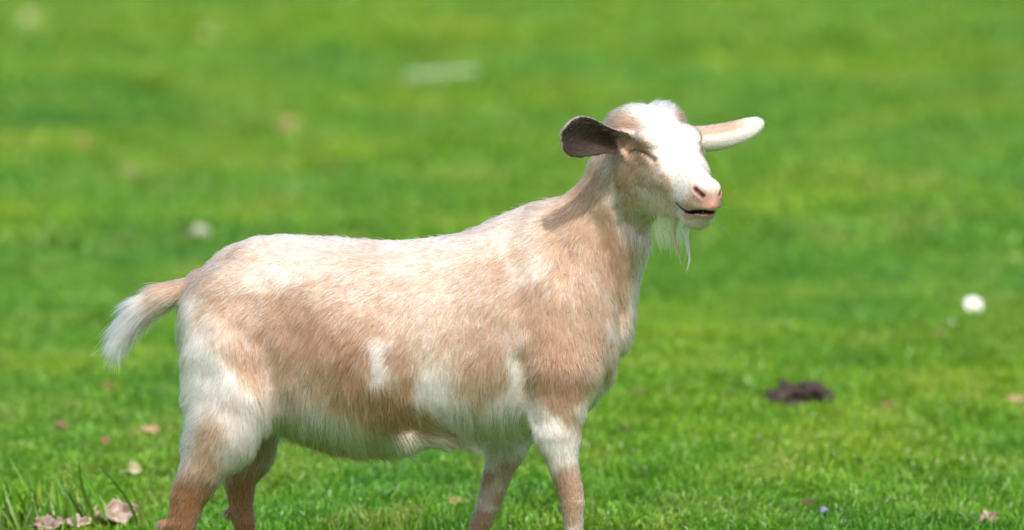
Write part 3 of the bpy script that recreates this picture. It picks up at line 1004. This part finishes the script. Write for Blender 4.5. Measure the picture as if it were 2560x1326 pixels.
    # tail plume: long strands along the tail
    def strands(chainpts, n, spread, Lmin, Lmax, colr, droop, name, rr=.00035, radj=1.0, base_col=None):
        out, cc, ra = [], [], []
        C3 = np.array([P(a, b, y) for a, b, y, r in chainpts]); RR = np.array([r * PX for *_, r in chainpts])
        for i in range(n):
            tpos = random.random() ** .8 * (len(C3) - 1.001)
            k = int(tpos); f = tpos - k
            c = C3[k] * (1 - f) + C3[k + 1] * f; r = (RR[k] * (1 - f) + RR[k + 1] * f) * radj
            ax = unit(C3[k + 1] - C3[k])
            nd_ = unit(np.cross(ax, RNG.normal(0, 1, 3)))
            Lx = random.uniform(Lmin, Lmax)
            d = unit(ax + nd_ * spread * random.uniform(.1, 1) + RNG.normal(0, .05, 3))
            root_ = c + nd_ * r * .9
            ss = np.linspace(0, 1, K)[:, None]
            out.append(root_ + Lx * (ss * d + ss * ss * np.array([0, 0, -droop])))
            b_ = colr if base_col is None else base_col(c)
            cc.append(np.clip(b_ * random.uniform(.88, 1.08), .01, .86)); ra.append(rr * random.uniform(.7, 1.3) * taper)
        return np.array(out), np.array(cc), np.array(ra)

    mh = bpy.data.materials.new('goat_hair'); t = NT(mh)
    a = t.n('ShaderNodeAttribute', attribute_name='coat')
    hb = t.n('ShaderNodeBsdfHairPrincipled')
    hb.model = 'CHIANG'; hb.parametrization = 'COLOR'
    t.l(a.outputs['Color'], hb.inputs['Color'])
    hb.inputs['Roughness'].default_value = .42
    hb.inputs['Radial Roughness'].default_value = .55
    hb.inputs['Coat'].default_value = 0.0
    t.l(hb.outputs[0], t.out.inputs[0])

    def curves(name, pts, cols, rad, parent):
        cu = bpy.data.hair_curves.new(name)
        n, k = pts.shape[:2]
        cu.add_curves([k] * n)
        cu.attributes['position'].data.foreach_set('vector', pts.astype(np.float32).ravel())
        ra = cu.attributes.get('radius') or cu.attributes.new('radius', 'FLOAT', 'POINT')
        ra.data.foreach_set('value', rad.astype(np.float32).ravel())
        ca = cu.attributes.new('coat', 'FLOAT_COLOR', 'CURVE')
        c = np.ones((n, 4), np.float32); c[:, :3] = cols
        ca.data.foreach_set('color', c.ravel())
        o = new_obj(name, cu, parent, mh)
        o['kind'] = 'stuff'
        return o

    tp, tc, tr = strands(TAIL[1:], 3400, .42, .028, .052, WHITE, .30, 'tail', base_col=lambda c: WHITE if to_px(c[None])[0][0] < 400 + random.gauss(0, 22) else (TAN if random.random() < .6 else WHITE))
    curves('fur', np.concatenate([pts, tp]), np.concatenate([hc, tc]), np.concatenate([rd, tr]), root)

    # beard: soft white wisp and two tan tassels
    def tassel(path, n, w0, colr, name):
        Pp = np.array([P(a_, b_, y_) for a_, b_, y_ in path])
        tt = np.linspace(0, 1, len(Pp))
        kk = 9
        out, cc, ra = [], [], []
        for i in range(n):
            o0 = RNG.normal(0, 1, 3) * w0
            end = random.uniform(.45, 1.0) ** .7
            ts = np.linspace(0, end, kk)
            c = np.stack([cubic(ts, tt, Pp[:, j]) for j in range(3)], 1)
            out.append(c + o0 * (1 - .93 * (ts / 1.0) ** .6)[:, None])
            cc.append(colr(i)); ra.append(.00030 * np.interp(np.linspace(0, 1, kk), [0, .6, 1], [1, .8, .15]))
        return np.array(out), np.clip(np.array(cc), .01, .86), np.array(ra)
    hy = from_head((.150, 0, -.08))[1]
    b1 = tassel([(1688, 545, hy), (1684, 580, hy), (1689, 612, hy), (1698, 645, hy), (1706, 668, hy)], 90, .0034, lambda i: TAN * random.uniform(.75, 1.1) if random.random() < .75 else WHITE * .8, 'b')
    b2 = tassel([(1717, 552, hy - .01), (1716, 590, hy - .01), (1721, 625, hy - .01), (1723, 655, hy - .01), (1715, 684, hy - .01)], 80, .0030, lambda i: (TAN * .4 + WHITE * .6) * random.uniform(.8, 1.1), 'b')
    ww = []
    for k in range(6):
        uu = 1652 + 11 * k
        ww.append(tassel([(uu, 540, hy + .02), (uu - 3, 575, hy + .02), (uu - 1 + 2 * k, 610, hy + .02), (uu + 4, 640 + 4 * k, hy + .02)], 20, .009, lambda i: WHITE * random.uniform(.85, 1.05), 'b'))
    cat_ = lambda j: np.concatenate([b1[j], b2[j]] + [x[j] for x in ww])
    curves('beard', cat_(0), cat_(1), cat_(2), root)

    # eyelashes and whiskers
    el, ec, er = [], [], []
    Ecr = np.array(EYE) + np.array([0, .001, 0])
    for sgn in (1, -1):
        for i in range(46):
            tpos = random.uniform(.3, 3.9); k = int(tpos); f = tpos - k
            c = Ecr[k] * (1 - f) + Ecr[k + 1] * f
            d = unit(np.array([random.uniform(-.1, .5), .75, -.75 + random.uniform(-.2, .2)]))
            Lx = random.uniform(.006, .011)
            ss = np.linspace(0, 1, 5)[:, None]
            q_ = c + Lx * (ss * d + ss * ss * np.array([0, -.1, -.35])); q_[:, 1] *= sgn
            el.append(from_head(q_)); ec.append(np.array([.06, .035, .02]) if random.random() < .55 else WHITE * .8); er.append(.00028 * taper)
    curves('eyelashes', np.array(el), np.array(ec), np.array(er), root)
    wl_, wc, wr = [], [], []
    for i in range(34):
        sgn = random.choice((1, -1))
        c = np.array([random.uniform(.150, .196), sgn * random.uniform(.008, .027), random.choice([-.04, -.064]) + random.uniform(-.008, .008)])
        d = unit(np.array([random.uniform(.1, .8), sgn * random.uniform(.3, 1), random.uniform(-.6, .3)]))
        Lx = random.uniform(.008, .018); ss = np.linspace(0, 1, 5)[:, None]
        wl_.append(from_head(c + Lx * (ss * d + ss * ss * np.array([0, 0, -.3])))); wc.append(WHITE); wr.append(.00016 * taper)
    curves('whiskers', np.array(wl_), np.array(wc), np.array(wr), root)

    # hooves: cloven, two claws each
    mk = bpy.data.materials.new('hoof_horn'); t = NT(mk)
    b = t.n('ShaderNodeBsdfPrincipled', i_Roughness=.5)
    wv_ = t.n('ShaderNodeTexNoise', i_Scale=60.0)
    t.l(t.ramp(wv_.outputs[0], [(.35, (.05, .036, .026)), (.7, (.12, .085, .055))]), b.inputs['Base Color']); t.l(b.outputs[0], t.out.inputs[0])
    for k in LEGS:
        u_, v_, y_, r_ = LEGS[k][-1]
        c = P(u_, v_, y_)
        vs, fs = [], []
        for sg in (-1, 1):
            rings = [(0, 1.15, 0), (.018, 1.1, -.002), (.045, .85, -.012), (.062, .70, -.018)]
            b0 = len(vs); nseg = 14
            for z_, sc_, sh in rings:
                for j in range(nseg):
                    an = 2 * math.pi * j / nseg
                    ex = .036 if math.cos(an) > 0 else .020
                    vs.append((c[0] + .012 + sh + ex * sc_ * math.cos(an) * (1 - .12 * abs(math.sin(an))), y_ + sg * .0125 + .0115 * sc_ * math.sin(an) * (1 - .35 * max(0, math.cos(an)) ** 2), z_ - .002))
            for i in range(3):
                for j in range(nseg):
                    fs.append((b0 + i * nseg + j, b0 + i * nseg + (j + 1) % nseg, b0 + (i + 1) * nseg + (j + 1) % nseg, b0 + (i + 1) * nseg + j))
            fs.append(tuple(b0 + j for j in reversed(range(nseg)))); fs.append(tuple(b0 + 3 * nseg + j for j in range(nseg)))
        new_obj('hoof', mesh_np('hoof', vs, fs), root, mk)
    print('goat: verts', len(V), 'hairs', NH)
    return root


build_goat()


# ------------------------------------------------------------------ litter in the grass
def simple_mat(name, stops, scale=40.0, rough=.85, bump=.4):
    m = bpy.data.materials.new(name); t = NT(m)
    geo = t.n('ShaderNodeTexCoord')
    n = t.n('ShaderNodeTexNoise', i_Scale=scale, i_Detail=5.0, i_Roughness=.65)
    t.l(geo.outputs['Object'], n.inputs['Vector'])
    b = t.n('ShaderNodeBsdfPrincipled', i_Roughness=rough)
    b.inputs['Specular IOR Level'].default_value = .2
    t.l(t.ramp(n.outputs[0], stops), b.inputs['Base Color'])
    bp = t.n('ShaderNodeBump', i_Strength=bump, i_Distance=.004)
    t.l(n.outputs[0], bp.inputs['Height']); t.l(bp.outputs[0], b.inputs['Normal'])
    t.l(b.outputs[0], t.out.inputs[0])
    return m


M_DRY = simple_mat('dry_leaf', [(.3, (.24, .16, .085)), (.55, (.36, .26, .15)), (.75, (.45, .36, .23))], 30)
M_RUST = simple_mat('rust_leaf', [(.3, (.15, .085, .045)), (.55, (.25, .15, .085)), (.75, (.33, .22, .13))], 30)
M_PALE = simple_mat('pale_leaf', [(.3, (.36, .32, .18)), (.7, (.48, .46, .30))], 30)
M_PINKLEAF = simple_mat('greyish_leaf', [(.3, (.16, .10, .08)), (.5, (.34, .25, .21)), (.75, (.50, .40, .34))], 70)
M_DUNG = simple_mat('dung', [(.3, (.014, .010, .010)), (.5, (.045, .032, .030)), (.7, (.13, .080, .058))], 34, .8, 1.0)
M_EARTH = simple_mat('bare_earth', [(.3, (.05, .032, .02)), (.6, (.11, .075, .045)), (.8, (.17, .12, .07))], 30, .95, 1.0)
M_STONE = simple_mat('pale_stone', [(.3, (.34, .32, .24)), (.6, (.46, .44, .35)), (.8, (.54, .52, .44))], 18, .9)
M_WHITE = simple_mat('white_petal', [(.3, (.70, .70, .68)), (.7, (.82, .82, .80))], 30, .8)
M_STRAW = simple_mat('straw', [(.3, (.50, .40, .20)), (.7, (.70, .60, .36))], 60)
M_STICK = simple_mat('weathered_stick', [(.3, (.22, .30, .16)), (.7, (.36, .42, .27))], 12)
M_BLUE = simple_mat('bluish_chip', [(.3, (.13, .14, .22)), (.7, (.22, .24, .34))], 60)


def gp(u, v, up=0.0):
    """ground point under pixel (u, v), following the bumps"""
    g = G(u, v)
    for _ in range(4):
        z = float(ground_z(np.array([g[0]]), np.array([g[1]]))[0]) + up
        d = g - CAM
        g = CAM + d * ((z - CAM[2]) / d[2])
    return g


def leaf_mesh(length, width, curl, seed, lobes=0, thick=.0012):
    """curled, veined leaf with a stalk: solid, wrinkled"""
    r = np.random.default_rng(seed)
    nu, nv = 21, 15
    top = []
    for i in range(nu):
        s = i / (nu - 1)
        w = width / 2 * (math.sin(math.pi * min(s * .92 + .06, 1)) ** .7) * (1 + (lobes * .22 * math.cos(s * math.pi * 4.3 + seed)) + r.normal(0, .13))
        for j in range(nv):
            q = (j / (nv - 1) - .5) * 2
            x = (s - .5) * length + abs(q) * .06 * length
            y = q * w
            z = curl * width * (q * q) * .55 + curl * length * .35 * (s - .45) ** 2 + .07 * width * math.sin(q * 5 + s * 4 + seed) + .05 * width * math.sin(abs(q) * 9 - s * 16) - .06 * width * (abs(q) < .08) + r.normal(0, .015 * width)
            top.append((x, y, z))
    n = len(top)
    V = top + [(x, y, z - thick) for x, y, z in top]
    F = []
    for i in range(nu - 1):
        for j in range(nv - 1):
            a = i * nv + j
            F.append((a, a + nv, a + nv + 1, a + 1)); F.append((n + a, n + a + 1, n + a + nv + 1, n + a + nv))
    rim = [j for j in range(nv)] + [i * nv + nv - 1 for i in range(1, nu)] + [(nu - 1) * nv + j for j in range(nv - 2, -1, -1)] + [i * nv for i in range(nu - 2, 0, -1)]
    for a, b in zip(rim, rim[1:] + rim[:1]):
        F.append((a, b, n + b, n + a))
    # stalk
    b0 = len(V); z0 = top[nv // 2][2]; x0 = top[nv // 2][0]
    for k, (dx, rr) in enumerate(((0.02, .0016), (-.25, .0012), (-.42, .0010))):
        for m_ in range(5):
            an = m_ * 2 * math.pi / 5
            V.append((x0 + dx * length, rr * math.cos(an) + .02 * k * length, z0 + rr * math.sin(an) - .004 * k))
    for k in range(2):
        for m_ in range(5):
            F.append((b0 + k * 5 + m_, b0 + k * 5 + (m_ + 1) % 5, b0 + (k + 1) * 5 + (m_ + 1) % 5, b0 + (k + 1) * 5 + m_))
    return mesh_np('leaf', V, F)


def lump_mesh(rx, ry, rz, seed, rough=.3, sub=4, freq=3.0):
    bm = bmesh.new()
    bmesh.ops.create_icosphere(bm, subdivisions=sub, radius=1)
    p = np.array([v.co for v in bm.verts])
    off = np.array([seed * 3.1, seed * 1.7, seed * .9])
    k = 1 + rough * vnoise(p + off, freq * .5, seed) + rough * .6 * vnoise(p + off, freq, seed + 1) + rough * .35 * vnoise(p + off, freq * 2.3, seed + 2)
    for v, f in zip(bm.verts, k):
        v.co = Vector((v.co.x * rx * f, v.co.y * ry * f, max(v.co.z, -.35) * rz * f))
    me = bpy.data.meshes.new('lump'); bm.to_mesh(me); bm.free()
    me.polygons.foreach_set('use_smooth', np.ones(len(me.polygons), dtype=bool))
    return me


def put(name, me, mat, u, v, rot, label, cat, group=None, up=.02):
    o = new_obj(name, me, None, mat)
    g = gp(u, v, up)
    o.location = g
    o.rotation_euler = rot
    tag(o, label, cat, group)
    return o


def px_at(u, v):
    """metres per photo pixel on the ground there"""
    return float(np.linalg.norm(gp(u, v) - CAM)) / FPX


LITTER_GROUP = 'dead leaves scattered over the pasture'
# u, v, length px, width px, material, yaw, tilt, curl, lobes, label
LEAVES = [
    (285, 1292, 105, 58, M_PINKLEAF, .35, -.75, .5, 1, 'large pinkish grey dead leaf, curled and split, beside the tall grass tuft'),
    (190, 1310, 70, 34, M_PINKLEAF, .1, -.5, .4, 1, 'small pinkish grey dead leaf between the two larger grey leaves'),
    (120, 1318, 76, 44, M_PINKLEAF, -.3, -.6, .5, 1, 'pinkish grey dead leaf half buried in the tall grass tuft'),
    (332, 1176, 34, 30, M_PALE, .5, -.9, .6, 0, 'small pale tan curled leaf behind the goat, near its hind leg'),
    (265, 1105, 22, 22, M_RUST, .2, -.8, .3, 0, 'tiny pinkish brown leaf in the grass behind the goat'),
    (150, 1065, 30, 26, M_RUST, .9, -.7, .4, 0, 'small reddish brown leaf in the grass behind the tail'),
    (272, 972, 34, 24, M_RUST, -.2, -.8, .5, 0, 'blurred orange brown leaf below the tail'),
    (400, 980, 70, 22, M_EARTH, .1, -.3, .2, 0, 'long dull brown leaf lying flat behind the goat\'s rump'),
    (375, 1075, 46, 20, M_DRY, .2, -.5, .3, 0, 'faint tan leaf behind the goat\'s hind leg'),
    (1140, 1258, 46, 26, M_DRY, .4, -.6, .4, 1, 'dry brown leaf on the grass behind the goat\'s front leg'),
    (2222, 1015, 44, 24, M_RUST, -.1, -.7, .4, 0, 'orange brown leaf on the grass beyond the dark dung heap'),
    (2535, 1002, 50, 24, M_DRY, .5, -.6, .4, 0, 'light orange tan leaf at the edge of the lush grass'),
    (2465, 1302, 52, 34, M_PINKLEAF, .7, -.7, .6, 1, 'crumpled pale brown leaf on short grass, away from the goat'),
    (2270, 1083, 42, 12, M_STRAW, -.4, -.3, .1, 0, 'short straw coloured stalk leaf on the grass'),
    (2015, 1256, 46, 14, M_EARTH, .1, -.4, .2, 0, 'thin dark brown leaf shred lying in the short grass'),
    (2345, 847, 54, 28, M_RUST, .1, -.8, .4, 0, 'rust brown leaf in the grass below the white flower'),
    (2455, 832, 44, 22, M_DRY, .4, -.6, .3, 0, 'dull tan leaf in the grass beside the rust brown leaf'),
    (2535, 655, 30, 34, M_PALE, 1.2, -1.0, .3, 0, 'blurred cream leaf far back in the field'),
    (2532, 880, 26, 22, M_PALE, .3, -.8, .3, 0, 'small pinkish cream leaf beyond the rust brown leaf'),
    (1762, 892, 80, 20, M_EARTH, .0, -.4, .2, 0, 'brown flattened leaf in the grass in front of the goat'),
    (832, 428, 56, 32, M_RUST, .2, -.8, .3, 0, 'blurred brown leaf in the distance above the goat\'s back'),
    (330, 436, 50, 32, M_DRY, .4, -.8, .3, 0, 'blurred tan brown leaf far behind the tail'),
    (720, 322, 56, 36, M_DRY, -.2, -.8, .3, 0, 'faint pinkish leaf far away in the field'),
    (205, 368, 50, 40, M_RUST, .3, -.8, .3, 0, 'faint reddish leaf far away beyond the tail'),
    (512, 100, 84, 46, M_PALE, .25, -.9, .2, 0, 'pale straw coloured large leaf at the far end of the field'),
    (75, 60, 46, 56, M_PALE, .8, -1.0, .2, 0, 'dull cream leaf standing up in the farthest grass'),
    (2440, 62, 100, 26, M_PALE, .1, -.6, .2, 0, 'long faint straw coloured leaf in the farthest grass'),
    (1220, 490, 46, 26, M_DRY, .1, -.7, .3, 0, 'faint tan leaf just beyond the goat\'s withers'),
    (1960, 455, 40, 24, M_DRY, .1, -.7, .3, 0, 'faint tan leaf in the blurred grass beyond the goat\'s far ear'),
    (2195, 200, 60, 30, M_EARTH, .3, -.6, .2, 0, 'dark brown leaf in the distant grass'),
    (2540, 195, 40, 36, M_RUST, .3, -.6, .2, 0, 'dull reddish brown leaf in the distant grass'),
]
for k, (u, v, lp, wp, mat, yaw, tilt, curl, lob, lab) in enumerate(LEAVES):
    m = px_at(u, v)
    me = leaf_mesh(lp * m, wp * m * 1.15, curl, 100 + k, lob)
    put('dead_leaf', me, mat, u, v, Euler((-tilt, 0, yaw), 'XYZ'), lab, 'leaf', LITTER_GROUP, up=.030 if u < 300 and v > 1280 else .018)


def dung_heap():
    root = bpy.data.objects.new('dung_heap', None); C.objects.link(root)
    tag(root, 'dark brown clumped dung heap lying in the grass in front of the goat', 'dung')
    g = gp(1992, 1022, .0); root.location = g
    m = px_at(1992, 1000)
    for k, (dx, dz, rx, rz) in enumerate(((-54, 22, 34, 26), (-20, 30, 34, 26), (18, 34, 34, 28), (46, 34, 32, 28), (72, 22, 22, 18), (-66, 10, 22, 14), (4, 8, 78, 22))):
        o = new_obj('dung_clod', lump_mesh(rx * m, rx * m * .85, rz * m, 11 + k, .42, 4, 3.5), root, M_DUNG)
        o.location = (dx * m, random.uniform(-.5, .5) * .04, dz * m + .004)
        o.rotation_euler = (random.uniform(-.3, .3), random.uniform(-.3, .3), random.uniform(0, 6))
    return root


dung_heap()

m = px_at(500, 590)
put('pale_stone', lump_mesh(24 * m, 22 * m, 26 * m, 41, .22), M_STONE, 502, 592, (0, 0, .4), 'round pale stone in the grass behind the goat\'s rump', 'stone', None, .012)
m = px_at(480, 590)
put('brown_stone', lump_mesh(18 * m, 16 * m, 15 * m, 45, .25), M_EARTH, 468, 590, (0, 0, .4), 'small brownish clod touching the round pale stone', 'clod', None, .01)
m = px_at(1552, 1074)
put('earth_clod', lump_mesh(22 * m, 20 * m, 9 * m, 47, .35), M_DUNG, 1556, 1076, (0, 0, .4), 'small black clod in the grass near the goat\'s near front leg', 'clod', None, .016)
m = px_at(1590, 982)
put('earth_patch', lump_mesh(58 * m, 40 * m, 7 * m, 49, .3), M_EARTH, 1585, 986, (0, 0, .2), 'low brown patch of bare earth in front of the goat\'s chest', 'earth', None, .012)
m = px_at(1070, 150)
put('dark_clod', lump_mesh(36 * m, 30 * m, 14 * m, 51, .3), M_EARTH, 1062, 146, (0, 0, .2), 'dark brown clod behind the long pale stick', 'clod', None, .012)
m = px_at(2060, 1277)
put('bluish_chip', lump_mesh(11 * m, 10 * m, 8 * m, 53, .3), M_BLUE, 2058, 1277, (0, 0, .2), 'tiny bluish grey pebble in the short grass', 'pebble', None, .022)


def stick():
    """long pale stick far away: tapered, slightly bent, with a side stub"""
    m = px_at(1100, 195)
    V, F = [], []
    n = 8
    pts = [(-88, 0, 0, 13), (-50, 4, 3, 16), (-10, -2, 5, 17), (35, 5, 9, 15), (70, 0, 14, 12), (92, 3, 18, 6)]
    for x, y, z, r in pts:
        for j in range(n):
            a = 2 * math.pi * j / n
            V.append((x * m, y * m + r * m * math.cos(a), z * m + r * m * math.sin(a)))
    for i in range(len(pts) - 1):
        for j in range(n):
            F.append((i * n + j, i * n + (j + 1) % n, (i + 1) * n + (j + 1) % n, (i + 1) * n + j))
    F.append(tuple(reversed(range(n)))); F.append(tuple((len(pts) - 1) * n + j for j in range(n)))
    put('pale_stick', mesh_np('stick', V, F), M_STICK, 1100, 198, (0, 0, .05), 'long pale greenish stick lying in the grass far behind the goat', 'stick', None, .022)


stick()


def daisy(u, v, size, label):
    """white flower head on a short stem"""
    m = px_at(u, v)
    root = bpy.data.objects.new('white_flower', None); C.objects.link(root)
    g = gp(u, v + size * .7)
    root.location = g
    tag(root, label, 'flower')
    hgt = size * .75 * m
    V, F = [], []
    for i, (z, r) in enumerate(((-.01, .0016), (hgt, .0013))):
        for j in range(6):
            V.append((r * math.cos(j * 1.047), r * math.sin(j * 1.047), z))
    F = [(j, (j + 1) % 6, 6 + (j + 1) % 6, 6 + j) for j in range(6)]
    new_obj('stem', mesh_np('stem', V, F), root, M_GRASSY)
    pv, pf = [], []
    R0 = size * .62 * m
    for (s, w, z) in ((.10, .10, 0), (.45, .20, .06), (.8, .22, .05), (1.0, .08, -.02)):
        pv += [(s * R0, -w * R0, z * R0), (s * R0, w * R0, z * R0)]
    pf = [(0, 1, 3, 2), (2, 3, 5, 4), (4, 5, 7, 6)]
    pm = mesh_np('petal', pv, pf)
    pm.materials.append(M_WHITE)
    for k in range(13):
        o = new_obj('petal', pm, root)
        o.location = (0, 0, hgt)
        o.rotation_euler = Euler((0, -.35, k * 2 * math.pi / 13), 'XYZ')
    o = new_obj('disc', lump_mesh(.24 * R0, .24 * R0, .2 * R0, 3, .1, 2), root, M_YELLOW)
    o.location = (0, 0, hgt + .06 * R0)
    root.rotation_euler = (.9, .1, .2)
    return root


M_GRASSY = simple_mat('green_stem', [(.3, (.08, .22, .03)), (.7, (.14, .30, .04))], 30)
M_YELLOW = simple_mat('flower_disc', [(.3, (.60, .45, .05)), (.7, (.75, .6, .1))], 60)
daisy(2423, 755, 40, 'white flower standing in the grass beyond the dark dung heap')
daisy(2370, 806, 22, 'small off white flower below the larger white flower')


# ------------------------------------------------------------------ tall grass tuft and single long blades
def tall_tuft():
    root = bpy.data.objects.new('tall_grass_tuft', None); C.objects.link(root)
    tag(root, 'tall dark green grass tuft with long bent blades behind the grey dead leaves', 'grass tuft')
    c = gp(120, 1330); root.location = c
    m = px_at(120, 1330)
    # base px offset, tip px offset (relative to the tuft), width px, bend
    rng = random.Random(5)
    blades = [((150, 0), (28, -150 - 70), 9, 26), ((140, 4), (84, -195), 8, -16), ((118, 6), (14, -165), 9, 20), ((230, 0), (135, -180), 6, 18), ((250, 4), (190, -160), 5, 8), ((232, 8), (248, -118), 9, -6),
              ((20, 5), (-60, -110), 8, 14), ((-30, 5), (-105, -170), 8, 14), ((-20, 8), (30, -95), 7, -30), ((60, 5), (10, -130), 7, 10), ((90, 5), (40, -120), 7, 12), ((175, 5), (120, -95), 6, 10)]
    for k in range(90):
        b = rng.uniform(-125, 110)
        blades.append(((b, rng.uniform(-14, 16)), (b + rng.uniform(-60, 30), -rng.uniform(50, 135)), rng.uniform(5, 9), rng.uniform(-14, 16)))
    for k, (b, t_, w, bend) in enumerate(blades):
        V, F = [], []
        n = 8
        dy = rng.uniform(-.05, .05)
        lean = rng.uniform(-.05, .07)
        for i in range(n):
            s = i / (n - 1)
            x = b[0] + (t_[0] - b[0]) * s + bend * math.sin(s * math.pi)
            z = -(b[1] * (1 - s) * 0 + t_[1] * s) 
            ww = w * .75 * (1 - s ** 2.2) + .5
            y = dy + lean * s * s + b[1] * m * 2
            V.append(((x - ww) * m, y, z * m - .012 * (i == 0))); V.append(((x) * m, y + ww * m * .5, z * m - .012 * (i == 0))); V.append(((x + ww) * m, y, z * m - .012 * (i == 0)))
        for i in range(n - 1):
            a = i * 3
            F += [(a, a + 1, a + 4, a + 3), (a + 1, a + 2, a + 5, a + 4)]
        me = mesh_np('blade', V, F)
        at = me.color_attributes.new('tint', 'FLOAT_COLOR', 'POINT')
        q = rng.uniform(.35, .95)
        tc = (q * .85, q, q * 1.3, 1) if rng.random() > .1 else (1.7, 1.0, 3.0, 1)
        at.data.foreach_set('color', np.tile(tc, len(V)).astype(np.float32))
        new_obj('blade', me, root, M_GRASS)


tall_tuft()
